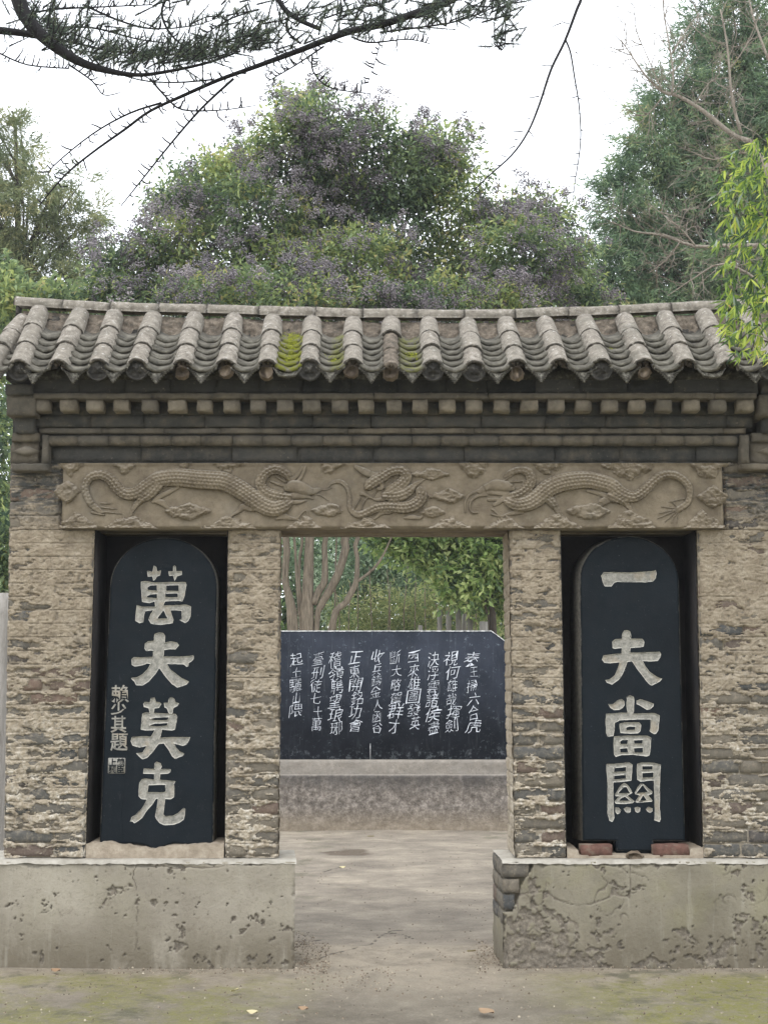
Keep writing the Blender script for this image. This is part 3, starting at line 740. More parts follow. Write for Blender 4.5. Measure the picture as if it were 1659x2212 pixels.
relief('dragon_relief', [
    (cr(E5, [(500, 450, 20), (560, 490, 45), (650, 520, 62), (770, 500, 76), (880, 430, 82), (980, 345, 84), (1100, 290, 84), (1250, 260, 84), (1400, 250, 80), (1530, 275, 80)])
     + cr(F6, [(207, 315, 74), (300, 385, 64), (400, 430, 54), (480, 425, 50), (570, 360, 48), (660, 270, 45), (760, 205, 42), (870, 195, 40), (970, 240, 38), (1040, 320, 36), (1055, 410, 33), (1030, 500, 32), (940, 565, 32)]), True),
    (cr(E5, [(560, 430, 30), (660, 405, 46), (750, 340, 50), (795, 250, 48), (760, 165, 42), (670, 145, 36), (570, 175, 30), (510, 215, 14)]), True),
    (cr(E5, [(600, 340, 30), (520, 320, 52), (420, 305, 58), (350, 320, 40), (290, 345, 36), (240, 380, 22)]), False),
    (cr(E5, [(540, 400, 30), (450, 390, 30), (340, 385, 26), (270, 395, 16)]), False),
    (cr(E5, [(235, 360, 14), (130, 415, 14), (85, 500, 12), (90, 600, 8)]), False),
    (cr(E5, [(320, 410, 18), (220, 425, 15), (150, 480, 13), (135, 550, 11), (165, 600, 11), (220, 600, 10)]), False),
    (cr(E5, [(520, 430, 26), (450, 490, 26), (400, 520, 20)]), False), (cr(E5, [(440, 460, 20), (340, 465, 18)]), False),
    (cr(E5, [(520, 275, 12), (600, 270, 12), (700, 265, 7)]), False), (cr(E5, [(500, 260, 10), (570, 215, 10), (640, 180, 6)]), False),
    (cr(E5, [(920, 420, 42), (1010, 480, 44), (1070, 560, 30), (1120, 630, 18), (1160, 660, 12)]), True),
    (cr(E5, [(715, 605, 12), (640, 600, 28), (540, 625, 16), (470, 640, 12), (400, 580, 13), (375, 570, 10)]), False), (cr(E5, [(460, 645, 10), (370, 620, 10)]), False),
    (cr(F6, [(230, 420, 60), (330, 470, 42), (390, 530, 26), (430, 590, 16)]), True),
    (cr(E5, [(1400, 365, 16), (1510, 390, 26), (1610, 425, 30), (1640, 470, 24), (1570, 485, 40), (1520, 560, 13), (1480, 600, 9)]), False),
    ] + [(cr(F6, [(940, 560, 8), q]), False) for q in ((850, 470, 5), (750, 540, 5), (730, 610, 5), (715, 665, 5), (790, 705, 5), (860, 715, 5), (920, 712, 5))]
      + [(cr(F6, [(1000, 450, 8), (830, 490, 5)]), False)], seed=3)
def cloud(o, cx, cy, a, b, kind, seed):
    (wx, wz, _), = cr(o, [(cx, cy, 1)]); k = 1/4.1475*.8295*px(BEAM_Y); a *= k; b *= k
    gx = np.arange(wx-a*1.15, wx+a*1.15, rg); gz = np.arange(max(wz-b*1.2, bz0+.001), min(wz+b*1.2, bz1-.001), rg)
    if len(gx) < 4 or len(gz) < 4: return
    X, Z = np.meshgrid(gx, gz); dx = np.abs(X-wx)/a; dz = (Z-wz)/b
    if kind == 'low': q = dx**1.25+np.clip((dz+.9)/1.8, 0, 2)**1.1
    elif kind == 'top': q = dx**1.15+np.clip((.9-dz)/1.8, 0, 2)**1.05
    else: q = dx**1.1+np.abs(dz)**1.25
    Sd = (1-q)*min(a, b)*.8+(fbm(X*24, Z*24, 4, seed, .6)-.5)*.030+.002
    ang = np.arctan2(dz, dx*np.sign(X-wx)); rad = np.hypot(dx, dz)
    wb = (fbm(X*16, Z*16, 3, seed+4)-.5)*5; sw = np.sin(rad*11+ang*1.0*((seed % 2)*2-1)+wb)
    H = np.where(Sd > 0, .006+.016*sstep(0, .012, Sd)+.0022*sw*sstep(0, .01, Sd)+(fbm(X*42, Z*50, 4, seed, .65)-.5)*.030, -.003)
    link('cloud_relief', contour_mesh('cloud_relief', gx, gz, Sd, H, BEAM_Y), M['carved'], beam)
for i, c in enumerate([(A, 740, 105, 180, 80, 'top'), (A, 150, 130, 170, 90, 'top'), (A, 110, 380, 140, 130, 'mid'), (A, 210, 690, 210, 90, 'low'), (A, 790, 700, 280, 80, 'low'),
        (A, 1430, 590, 240, 100, 'mid'), (A, 1360, 90, 140, 48, 'top'), (B2, 215, 105, 200, 60, 'top'), (B2, 200, 710, 270, 75, 'low'), (B2, 1290, 125, 170, 65, 'top'),
        (B2, 1280, 580, 175, 80, 'mid'), (B2, 1010, 705, 170, 70, 'low'), (D4, 1140, 190, 205, 68, 'mid'), (D4, 1315, 430, 190, 78, 'mid'), (D4, 440, 725, 250, 55, 'low'),
        (D4, 1335, 705, 225, 80, 'low'), (D4, 1140, 600, 130, 62, 'mid'), (E5, 180, 140, 200, 90, 'top'), (E5, 960, 125, 200, 70, 'top'), (E5, 510, 715, 240, 80, 'low'),
        (E5, 1090, 705, 270, 85, 'low'), (E5, 1430, 590, 240, 92, 'mid'), (F6, 400, 160, 280, 90, 'top'), (F6, 1250, 160, 210, 90, 'top'), (F6, 1310, 430, 160, 130, 'mid'),
        (F6, 430, 690, 290, 110, 'low'), (F6, 1210, 690, 230, 110, 'low')]): cloud(*c, seed=i+1)

# ---------------------------------------------------------------- cornice
cor = empty('cornice', (0, 0, 0), gate)
def run(u0, u1, v0, v1, Y, lens, mat, name, gap=.0022, depth=.16, roundy=False, jitter=.002, back=None):
    a = at(u0, v1, Y); b = at(u1, v0, Y); x = a.x; i = 0; zc = (a.z+b.z)/2; hh = b.z-a.z
    while x < b.x-.03:
        L = lens[i % len(lens)]; L = L*R.uniform(.93, 1.07)
        if x+L > b.x-.06: L = b.x-x
        if roundy:
            me = roll_mesh(round(L-gap, 2), round(hh, 3), R.randrange(3))
            o = link(name, me, mat, cor); o.location = (x+L/2, Y, zc); o.scale.x = (L-gap)/round(L-gap, 2)
        else: o = put_brick(x+L/2, Y+R.uniform(-jitter, jitter), zc+R.uniform(-.001, .001), L-gap, hh, cor, mat, depth=depth, name=name, rnd=.002)
        x += L; i += 1
_roll = {}
def roll_mesh(L, hh, var):
    k = (L, hh, var)
    if k in _roll: return _roll[k]
    r = random.Random(hash(k) & 0xffff); V = []; F = []; n = 8; m = 6
    for i in range(m+1):
        x = -L/2+L*i/m; e = .004 if i in (0, m) else 0
        for j in range(n+1):
            an = -math.pi/2+math.pi*j/n
            rad = hh/2-e+r.uniform(-.0015, .0015); V.append((x, -math.cos(an)*rad*1.0+.02, math.sin(an)*rad))
    w = n+1
    for i in range(m):
        for j in range(n): F.append([i*w+j, (i+1)*w+j, (i+1)*w+j+1, i*w+j+1])
    F.append([j for j in range(w)]); F.append([m*w+j for j in range(w)][::-1])
    _roll[k] = fast_mesh('moulding_brick', np.array(V), F, True); return _roll[k]
def body(u0, u1, v0, v1, Y, mat, name='cornice_core', back=.3):
    a, b = at(u0, v1, Y), at(u1, v0, Y); MB().box(a.x, b.x, Y, back, a.z, b.z).build(name, mat, cor)
body(78, 1640, 938, 964, -.045, M['dark_brick'])
body(26, 1850, 812, 1003, .04, M['dark_brick'], 'wall_head', TH)
run(100, 1592, 940, 962, -.072, [.165], M['cornice_brick'], 'moulding_brick', roundy=True)
run(85, 1610, 925, 936, -.066, [.33, .36], M['cornice_brick'], 'brick', depth=.2)
run(75, 1625, 897, 922, -.078, [.32, .30, .34], M['dark_brick'], 'brick', depth=.2)
body(75, 1628, 862, 896, -.088, M['dark_brick'])
for k in range(27):
    u = 88+k*58.6+R.uniform(-2, 2)
    w = px(-.17)*(35+R.uniform(-3, 3)); a = at(u, 886, -.17); b = at(u, 863, -.17)
    put_brick(a.x, -.17+R.uniform(-.004, .004), (a.z+b.z)/2-.002, w, b.z-a.z+.004, cor, M['dentil_brick'], depth=.083, name='dentil_brick', tilt=R.uniform(-.02, .02), rnd=.0015)
run(72, 1634, 849, 861, -.186, [.62, .55, .7], M['cornice_brick'], 'brick', depth=.28, gap=.003)
run(66, 1636, 812, 848, -.172, [.25, .24], M['soot_shade_brick'], 'brick', depth=.26)
# end pier and stepped corbels with a carved lozenge, at both ends
def corbel(u0, u1, mirror):
    Y = -.07
    c = empty('corbel', (0, 0, 0), gate)
    pt = lambda u, v, y: at(u, v, y)
    def blk(ua, ub, va, vb, y0, mat, name, y1=.2, rough=True):
        a, b = pt(ua, vb, y0), pt(ub, va, y0)
        o = link(name, rough_block(name, b.x-a.x, y1-y0, b.z-a.z, int(ua*7+va), nx=6, nz=4, amp=.005), mat, c)
        o.location = ((a.x+b.x)/2, y0, (a.z+b.z)/2); return o
    if not mirror:
        blk(14, 78, 852, 897, -.185, M['cornice_brick'], 'stepped_brick'); blk(32, 74, 898, 935, -.12, M['dark_brick'], 'stepped_brick')
        blk(12, 70, 830, 852, -.21, M['dark_brick'], 'stepped_brick'); blk(26, 84, 935, 953, -.09, M['cornice_brick'], 'stepped_brick')
        ua, ub, ia, ib = 24, 106, 26, 82
        blk(24, 84, 953, 1001, -.055, M['cornice_brick'], 'panel'); blk(26, 106, 1001, 1017, -.085, M['cornice_brick'], 'frame'); blk(90, 106, 940, 1000, -.085, M['cornice_brick'], 'frame')
        dc = 57
    else:
        blk(1642, 1760, 852, 897, -.185, M['cornice_brick'], 'stepped_brick'); blk(1650, 1760, 898, 935, -.12, M['dark_brick'], 'stepped_brick')
        blk(1645, 1760, 815, 851, -.17, M['dark_brick'], 'stepped_brick'); blk(1625, 1760, 935, 953, -.09, M['cornice_brick'], 'stepped_brick')
        blk(1620, 1760, 953, 1001, -.055, M['cornice_brick'], 'panel'); blk(1600, 1760, 1001, 1014, -.085, M['cornice_brick'], 'frame'); blk(1600, 1617, 940, 1000, -.085, M['cornice_brick'], 'frame')
        dc = 1665
    # lozenge boss
    k = px(-.06); V = []; cx = pt(dc, 975, -.06)
    ring = [(-30*k, 0), (0, -11*k), (34*k, 0), (0, 13*k)]
    for r_, y in ((1, .004), (.8, -.020), (.3, -.026)):
        for a, b in ring: V.append((cx.x+a*r_, -.06+y, cx.z+b*r_))
    F = [[i, (i+1) % 4, 4+(i+1) % 4, 4+i] for i in range(4)]+[[4+i, 4+(i+1) % 4, 8+(i+1) % 4, 8+i] for i in range(4)]+[[8, 9, 10, 11]]
    link('lozenge', fast_mesh('lozenge', np.array(V), F), M['dentil_brick'], c)
corbel(0, 0, False); corbel(0, 0, True)

# ---------------------------------------------------------------- roof
roof = empty('roof', (0, 0, 0), gate)
YE, YT = -.33, .13
cols_b = [-24, 43, 128, 213, 297, 395, 488, 578, 669, 762, 844, 935, 1024, 1117, 1208, 1298, 1390, 1482, 1572, 1662, 1752]
cols_t = [50, 84, 171, 248, 331, 420, 507, 591, 676, 762, 844, 925, 1011, 1092, 1178, 1263, 1349, 1435, 1522, 1608, 1694]
ends = ['open', 'disc', 'open', 'disc', 'disc', 'fill', 'fill', 'fill', 'disc', 'fill', 'gone', 'disc', 'disc', 'open', 'open', 'disc', 'open', 'open', 'open', 'disc', 'open']
def ridge_v(u):   # photo height of the ridge centre line: swept up at the ends
    return float(np.interp(u, [-60, 40, 140, 250, 500, 830, 1100, 1300, 1560, 1750], [640, 657, 663, 669, 675, 684, 684, 676, 664, 655]))
RAD = .0585
def shell_mesh(name, L, r0, r1, th, seed, seg=12, m=6, a0=-8, a1=188, jag=0):
    r = random.Random(seed); V = []; F = []
    ph = [r.uniform(0, 6) for _ in range(4)]
    ts = [0, .035, .09]+[k/(m-2)*.91+.09 for k in range(1, m-1)]
    if m < 4: ts = [k/m for k in range(m+1)]
    LP = []
    for i in range(m+1):
        t = ts[i]; y = L*t
        for layer, dr in ((0, 0), (1, -th)):
            for j in range(seg+1):
                an = math.radians(a0+(a1-a0)*j/seg); rr = r0+(r1-r0)*t+dr+.0015*math.sin(an*5+ph[0]+i)+.0012*math.sin(an*9+ph[1])
                yy = y+(jag*math.sin(an*7+ph[2])*r.uniform(.3, 1) if i == 0 else 0)
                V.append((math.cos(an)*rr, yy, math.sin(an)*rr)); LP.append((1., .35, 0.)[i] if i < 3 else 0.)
    w = seg+1; row = 2*w
    for i in range(m):
        for j in range(seg):
            F.append([i*row+j, i*row+j+1, (i+1)*row+j+1, (i+1)*row+j]); F.append([i*row+w+j+1, i*row+w+j, (i+1)*row+w+j, (i+1)*row+w+j+1])
        for j in (0, seg): F.append([i*row+j, i*row+w+j, (i+1)*row+w+j, (i+1)*row+j])
    for j in range(seg):
        F.append([j, w+j, w+j+1, j+1]); F.append([m*row+j+1, m*row+w+j+1, m*row+w+j, m*row+j])
    return fast_mesh(name, np.array(V), F, True, {'lip': LP})
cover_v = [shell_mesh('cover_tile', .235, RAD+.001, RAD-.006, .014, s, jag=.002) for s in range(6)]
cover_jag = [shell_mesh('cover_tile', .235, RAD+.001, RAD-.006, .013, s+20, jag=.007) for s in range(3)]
bed_v = [shell_mesh('tile_bed', .235, RAD-.017, RAD-.019, .03, s+40, jag=.01) for s in range(2)]
def pan_mesh(seed):
    return shell_mesh('pan_tile', .15, .10, .10, .016, seed, seg=10, m=2, a0=-90-50, a1=-90+50)
pans = [pan_mesh(s) for s in range(4)]
def drip_mesh(seed, broken=False):
    # triangular lip: curved top edge, scalloped sides, pressed relief on its face
    top = [(math.sin(a)*.10, -math.cos(a)*.10) for a in [math.radians(-52+104*i/8) for i in range(9)]]
    hw = top[-1][0]
    tip = (0, -.10-.06); n = 8; left = []; r = random.Random(seed)
    for s in (1, -1):
        side = []
        for i in range(1, n*2):
            t = i/(n*2); x = s*hw*(1-t)**1.0*(1-.18*math.sin(t*math.pi)); z = interp(top[-1][1]-.004, tip[1], t)
            sc = .004*(1 if i % 2 else -1); side.append((x+s*sc, z-sc*.4))
        left.append(side)
    if broken: tip = (0, -.125); left = [[(s*hw*.6, -.115)] for s in (1, -1)]
    out = top+left[0]+[tip]+left[1][::-1]
    cx, cz = 0, -.118; V = []; F = []; n = len(out)
    for y, sc in ((.012, 1), (0, 1), (-.004, .9), (.002, .82), (.001, .6), (-.004, .5), (-.002, .3)):
        for (x, z) in out: V.append((cx+(x-cx)*sc, y, cz+(z-cz)*sc))
    for k in range(6):
        for i in range(n): F.append([k*n+i, (k+1)*n+i, (k+1)*n+(i+1) % n, k*n+(i+1) % n])
    F.append([6*n+i for i in range(n)][::-1]); F.append([i for i in range(n)])
    return fast_mesh('drip_tile', np.array(V), F)
drips = [drip_mesh(1), drip_mesh(2)]; drip_b = drip_mesh(3, True)
def disc_mesh(seed):
    r = random.Random(seed); n = 28; rad = RAD+.004; V = [(0, 0, 0)]; F = []
    rings = [.12, .24, .36, .48, .6, .70, .78, .84, .90, .95, 1.0]
    def h(x, z):   # pressed beast mask: brow, eyes, muzzle, mane
        v = .002
        for (a, b, s, k) in ((0, .05, .16, .010), (-.22, .18, .11, .008), (.22, .18, .11, .008), (0, -.25, .2, .007), (-.3, -.12, .12, .005), (.3, -.12, .12, .005), (0, .36, .18, .006)):
            v += 2.0*k*math.exp(-((x-a)**2+(z-b)**2)/(s*s))
        v -= .016*math.exp(-((x)**2/.10+(z+.34)**2/.004)); v += .003*math.sin(9*math.atan2(z, x))*math.exp(-((math.hypot(x, z)-.55)/.1)**2)
        return v
    for q in rings:
        for i in range(n):
            a = 2*math.pi*i/n; x, z = q*math.cos(a), q*math.sin(a)
            y = -h(x, z)+.004 if q < .8 else (-.009 if q < .97 else -.003)
            V.append((x*rad, y, z*rad))
    V[0] = (0, -h(0, 0), 0)
    for i in range(n): F.append([0, 1+(i+1) % n, 1+i])
    for k in range(len(rings)-1):
        for i in range(n): F.append([1+k*n+i, 1+k*n+(i+1) % n, 1+(k+1)*n+(i+1) % n, 1+(k+1)*n+i])
    b = len(V)
    for i in range(n): a = 2*math.pi*i/n; V.append((math.cos(a)*rad, .016, math.sin(a)*rad))
    o = 1+(len(rings)-1)*n
    for i in range(n): F.append([o+i, o+(i+1) % n, b+(i+1) % n, b+i])
    F.append([b+i for i in range(n)])
    return fast_mesh('eave_disc', np.array(V), F, True)
discs = [disc_mesh(1), disc_mesh(2)]
def lump_mesh(seed, r=.045, ly=.05):
    q = random.Random(seed); V = []; F = []; n = 10; m = 6
    for i in range(m+1):
        t = i/m; rr = r*math.sin(math.pi*(.30+.62*t)) if i < m else r*.5
        for j in range(n):
            a = 2*math.pi*j/n; k = rr*q.uniform(.72, 1.12); V.append((math.cos(a)*k, -ly/2+ly*t, math.sin(a)*k))
    for i in range(m):
        for j in range(n): F.append([i*n+j, i*n+(j+1) % n, (i+1)*n+(j+1) % n, (i+1)*n+j])
    F.append(list(range(n))[::-1]); F.append([m*n+j for j in range(n)])
    return fast_mesh('clay_fill', np.array(V), [f if len(f) > 4 else f[::-1] for f in F])
lumps = [lump_mesh(s) for s in range(5)]
def place(name, me, mat, P, X, Yv, Zv, parent, sc=(1, 1, 1)):
    o = link(name, me, mat, parent)
    m = Matrix(((X.x*sc[0], Yv.x*sc[1], Zv.x*sc[2], P.x), (X.y*sc[0], Yv.y*sc[1], Zv.y*sc[2], P.y), (X.z*sc[0], Yv.z*sc[1], Zv.z*sc[2], P.z), (0, 0, 0, 1)))
    o.matrix_world = m; o.matrix_basis = m; return o
frames = []
for ub, ut in zip(cols_b, cols_t):
    dv = (ridge_v(ub)-680)*.35
    P = at(ub, 798+dv*.15+R.uniform(-2, 2), YE); T = at(ut, ridge_v(ut)+(44 if ub < 0 else 24), YT)
    d = (T-P); Ls = d.length; d.normalize(); up = Vector((0, -d.z, d.y)).normalized(); xx = d.cross(up).normalized(); up = xx.cross(d).normalized()
    frames.append((P, d, up, xx, Ls))
for i, (P, d, up, xx, Ls) in enumerate(frames):
    kind = ends[i]; seg = Ls/3.0
    for k in range(3):
        if kind == 'gone' and k < 2:
            place('tile_bed', bed_v[k % 2], M['bedding'], P+d*(seg*k+.0)+up*(.004*k), xx, d, up, roof, (1.12, 1.06*seg/.2, 1.1)); continue
        me = cover_jag[i % 3] if (k == 0 and kind in ('open', 'fill')) else cover_v[(i*3+k) % 6]
        tilt = R.uniform(-.02, .02)
        xr_ = (xx+d*tilt).normalized()
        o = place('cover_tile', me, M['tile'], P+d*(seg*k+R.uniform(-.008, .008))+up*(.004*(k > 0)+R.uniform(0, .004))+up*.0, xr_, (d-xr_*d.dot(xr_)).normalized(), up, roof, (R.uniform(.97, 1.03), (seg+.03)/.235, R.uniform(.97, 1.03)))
    # bedding inside the cover run
    if kind != 'gone':
        place('tile_bed', bed_v[i % 2], M['bedding'], P+d*.03, xx, d, up, roof, (1, (Ls-.05)/.235, 1))
    yv = Vector((0, 1, 0)); zv = Vector((0, 0, 1)); xv = Vector((1, 0, 0))
    if kind == 'disc':
        place('eave_disc', discs[i % 2], M['tile_dark'], P+Vector((0, -.004, -.004)), xv, Vector((0, .985, .17)), Vector((0, -.17, .985)), roof)
    if kind in ('fill', 'gone') or (kind == 'open' and i in (13, 16)):
        place('clay_fill', lumps[i % 5], M['clay'] if kind != 'gone' else M['bedding'], P+Vector((R.uniform(-.006, .006), .018, -.012 if kind != 'open' else -.02)), xv, yv, zv, roof, (R.uniform(.85, 1.05), 1, R.uniform(.85, 1.1)))
    # gutter of pan tiles to the right of this run
    if i+1 < len(frames):
        P2, d2, up2, xx2, L2 = frames[i+1]
        B = (P+P2)/2; T = (P+d*Ls+P2+d2*L2)/2; dd = (T-B); LL = dd.length; dd.normalize()
        uu = Vector((0, -dd.z, dd.y)).normalized(); xw = dd.cross(uu).normalized(); uu = xw.cross(dd).normalized()
        wsc = (P2-P).length/.235*1.02
        flat = (dd*.98+uu*-.24).normalized(); uf = xw.cross(flat).normalized()
        for k in range(6):
            t = .005+k*.073
            place('pan_tile', pans[(i+k) % 4], M['pan'], B+dd*(t+R.uniform(-.006, .006))+uu*(.088+R.uniform(-.003, .003)), xw, flat, uf, roof, (wsc, 1, 1))
        br = i in (7, 17)
        place('drip_tile', drip_b if br else drips[i % 2], M['drip'], B+dd*-.020+uu*.080, xv, Vector((0, .93, -.36)).normalized(), Vector((0, .36, .93)).normalized(), roof, (wsc, 1, 1))
# slope slab and rear slope under the tiles
zE, zT = frames[10][0].z, (frames[10][0]+frames[10][1]*frames[10][4]).z
xa, xb = at(-60, 800, 0).x, at(1830, 800, 0).x
nn = 40; xa = at(34, 800, 0).x
V = []; F = []
for i in range(nn+1):
    u = interp(34, 1830, i/nn); x = interp(xa, xb, i/nn)
    zr = at(u, ridge_v(u)+24, YT).z
    prof = [(YE+.15, zE-.018), (YE+.15, zE+.03), (YT+.0, zr-.045), (YT+.04, zr+.015), (YT+.10, zr+.015), (YT+.14, zr-.045), (TH+.22, zE-.0), (TH+.22, zE-.018)]
    V += [(x, y, z) for y, z in prof]
k = 8
for i in range(nn):
    for j in range(k): F.append([i*k+j, i*k+(j+1) % k, (i+1)*k+(j+1) % k, (i+1)*k+j])
F.append(list(range(k))[::-1]); F.append([nn*k+j for j in range(k)])
link('roof_slab', fast_mesh('roof_slab', np.array(V), F), M['tile_dark'], roof)
# rough mortar band between the ridge and the tile heads
us = np.linspace(50, 1820, 460); hs = np.linspace(0, 1, 18)
U, Hs = np.meshgrid(us, hs)
VR = np.interp(U, [-60, 40, 140, 250, 500, 830, 1100, 1300, 1560, 1750], [640, 657, 663, 669, 675, 684, 684, 676, 664, 655])
Xb = np.zeros(U.shape); Zb = np.zeros(U.shape); Yb = YT+.045-.10*(1-Hs)
for r_ in range(U.shape[0]):
    for c_ in range(U.shape[1]):
        w = at(U[r_, c_], VR[r_, c_]+13+42*(1-Hs[r_, c_]), Yb[r_, c_]); Xb[r_, c_] = w.x; Zb[r_, c_] = w.z
Yb = Yb-(fbm(Xb*22, Zb*22, 5, 4, .6)-.5)*.06-(fbm(Xb*4, Zb*4, 2, 8)-.5)*.03
link('ridge_mortar', grid_mesh('ridge_mortar', Xb, Yb, Zb), M['bedding'], roof)
# ridge tiles
ridge_v_m = [shell_mesh('ridge_tile', 1.0, .042, .040, .012, s+60, a0=-25, a1=205, seg=12, m=8) for s in range(3)]
u = 38
i = 0
while u < 1800:
    u2 = u+R.uniform(100, 122)
    a = at(u, ridge_v(u)+R.uniform(-1, 1), YT+.06); b = at(u2, ridge_v(u2)+R.uniform(-1, 1), YT+.06)
    d = (b-a); L = d.length; d.normalize(); zv = Vector((0, 0, 1)); xx = d.cross(zv).normalized(); zz = xx.cross(d).normalized()
    s = R.uniform(.96, 1.06)
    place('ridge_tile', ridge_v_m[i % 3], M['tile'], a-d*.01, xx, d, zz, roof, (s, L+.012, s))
    u = u2; i += 1
# turned-down mouth of the first ridge tile
a = at(40, 672, YT+.06); MB().box(a.x-.004, a.x+.012, a.y-.036, a.y+.036, a.z-.05, a.z+.02, .003).build('ridge_end', M['tile_dark'], roof)
# moss clumps in the gutters
def moss(u0, u1, v0, v1, n, seed):
    r = random.Random(seed); V = []; F = []; 
    for _ in range(n):
        u, v = r.uniform(u0, u1), r.uniform(v0, v1)
        t = (v-800)/(705-800); P = at(u, v, YE+(YT-YE)*t+.01); P.y -= .012
        for _k in range(16):
            b = len(V); q = Vector((r.gauss(0, .010), r.gauss(0, .012), r.gauss(0, .004)))+P; s = r.uniform(.0015, .0045)
            for dx, dy, dz in ((s, 0, 0), (-s*.5, s*.8, 0), (-s*.5, -s*.8, 0), (0, 0, s*1.3)): V.append((q.x+dx, q.y+dy, q.z+dz))
            F += [[b, b+1, b+3], [b+1, b+2, b+3], [b+2, b, b+3]]
    return V, F
V = []; F = []
for a in ((618, 646, 736, 785, 60, 1), (704, 730, 772, 786, 14, 2), (884, 905, 765, 778, 9, 3), (1303, 1322, 742, 762, 7, 4), (622, 644, 722, 745, 22, 5)):
    v, f = moss(*a); b = len(V); V += v; F += [[b+i for i in q] for q in f]
g = G('bright_moss'); M['moss'] = g.out(g.ramp(g.noise(60, 3), [(.3, (.11, .13, .012)), (.7, (.34, .36, .025))]), .95)
link('moss', fast_mesh('moss', np.array(V), F), M['moss'], roof, 'stuff')

# ---------------------------------------------------------------- plinths
PY = -.08
def plinth(ub0, ub1, ut0, ut1, xr0, xr1, mat, seed, cracked):
    """front face sheet with chipped plaster, plus the solid body"""
    p00, p10 = ground_plane_x(ub0, PY, 0), ground_plane_x(ub1, PY, 0)
    step = .0055; z1 = ZB-.012
    w = int((p10-p00)/step)+2; h = int(z1/step)+2
    X, Z = np.meshgrid(np.linspace(p00, p10, w), np.linspace(-.03, z1, h))
    lean = (at(ut1, 1858, PY).x-p10)*(X > 0 if cracked else X > -10)*0
    f = fbm(X*7, Z*9, 5, seed, .6); f2 = fbm(X*26, Z*26, 4, seed+3, .6); f3 = fbm(X*2.2, Z*2.6, 3, seed+9)
    if cracked:
        low = sstep(.36, .05, Z)*.17+sstep(1.0, 2.0, X)*.03
        fl = sstep(.655, .667, f*.55+f2*.45+low+(f3-.5)*.42-.02)
        # long cracks
        cr_ = np.abs(fbm(X*3.2, Z*3.6, 3, seed+21)-.5); cr2 = np.abs(fbm(X*5, Z*5, 3, seed+33)-.5)
        crack = sstep(.010, .002, cr_)*sstep(.52, .58, f3+.05)+sstep(.009, .002, cr2)*(f3 > .5)*.9
        # the broken corner that bares the bricks
        xc = p00+.155; bx = interp(xc, p00+.055, sstep(ZB, .27, Z))+(fbm(X*20, Z*20, 3, 4)-.5)*.05
        corner = (X < bx)*(Z > .285+(fbm(X*15, Z*3, 2, 5)-.5)*.02)
    else:
        fl = sstep(.690, .700, f*.45+f2*.55+sstep(.35, .0, Z)*.03+(f3-.5)*.26)
        cr_ = np.abs(X-at(290, 2000, PY).x-.02*np.sin(Z*9)-(fbm(X*0+3, Z*14, 3, 2)-.5)*.06-(Z-.3)*.10)
        crack = sstep(.004, .001, cr_)*sstep(.35, .5, fbm(X*0, Z*12, 2, 7))
        corner = np.zeros(X.shape, bool)
        # the hairline and lifted lip near the top edge
        lip = Z-(z1-.02-.010*np.sin(X*5))-(fbm(X*8, Z*0, 3, 6)-.5)*.05; crack = np.maximum(crack, sstep(.006, .001, np.abs(lip))*sstep(-1.62, -1.4, X)*sstep(-.75, -.95, X)); 
    crack = np.clip(crack, 0, 1)
    H = (fbm(X*2, Z*2, 3, seed)-.5)*.014+(f2-.5)*.003-fl*.009*(1+.8*(f2-.5))-crack*.006-corner*.05
    H += (fbm(X*90, Z*90, 2, seed)-.5)*.0012+fl*(fbm(X*45, Z*45, 3, seed+1)-.5)*.010
    chp = fbm(X*11, Z*11, 4, seed+50, .7); H -= .022*sstep(.028, 0, z1-Z+(chp-.45)*.09)+.020*sstep(.016, 0, np.minimum(X-p00, p10-X)+(chp-.42)*.06)
    o = link('plinth', grid_mesh('plinth', X, PY-H, Z, {'flake': np.maximum(fl, crack)}), mat, gate)
    return o, p00, p10, z1
def ground_plane_x(u, Y, z):
    return at(u, 2093, Y).x
# left
oL, a, b, z1 = plinth(-180, 636, 0, 0, 0, 0, M['cement_smooth'], 5, False)
bk = -.503
MB().prism8([(a, PY+.014, -.05), (b-.003, PY+.014, -.05), (bk-.015, TH, -.05), (a, TH, -.05), (a, PY+.014, z1), (b-.003, PY+.014, z1), (bk-.015, TH, z1), (a, TH, z1)]).build('plinth_body', M['cement_smooth'], oL)
def ledge(x0, x1, y0, y1, xb, z, name, parent, seed, left=None):
    w = 160; h = 22; S_, T_ = np.meshgrid(np.linspace(0, 1, w), np.linspace(0, 1, h))
    XL = x0+((left if left is not None else x0)-x0)*T_; XR = x1+(xb-x1)*T_
    X = XL+(XR-XL)*S_; Y = y0+(y1-y0)*T_; Y = np.where(T_ < .01, y0-(fbm(X*16, X*0, 4, seed, .7)-.42)*.016, Y)
    Z = z+(fbm(X*9, Y*9, 4, seed)-.5)*.010-(.010+.016*(fbm(X*20, X*0+4, 4, seed+5, .7)))*(T_ < .01)
    return link(name, grid_mesh(name, X, Y, Z), M['ledge'], parent)
ledge(a, at(641, 1858, PY).x, PY-.004, TH, bk, ZB-.004, 'ledge', oL, 4)
# right
oR, a, b, z1 = plinth(1087, 1900, 0, 0, 0, 0, M['cement_cracked'], 9, True)
bkr = .6065
MB().prism8([(a+.028, PY+.04, -.05), (b, PY+.04, -.05), (b, TH, -.05), (bkr+.02, TH, -.05), (a+.028, PY+.04, z1), (b, PY+.04, z1), (b, TH, z1), (bkr+.02, TH, z1)]).build('plinth_body', M['cement_cracked'], oR)
ledge(a+.0, b, PY-.002, TH, b, ZB-.004, 'ledge', oR, 7, left=bkr-.0)
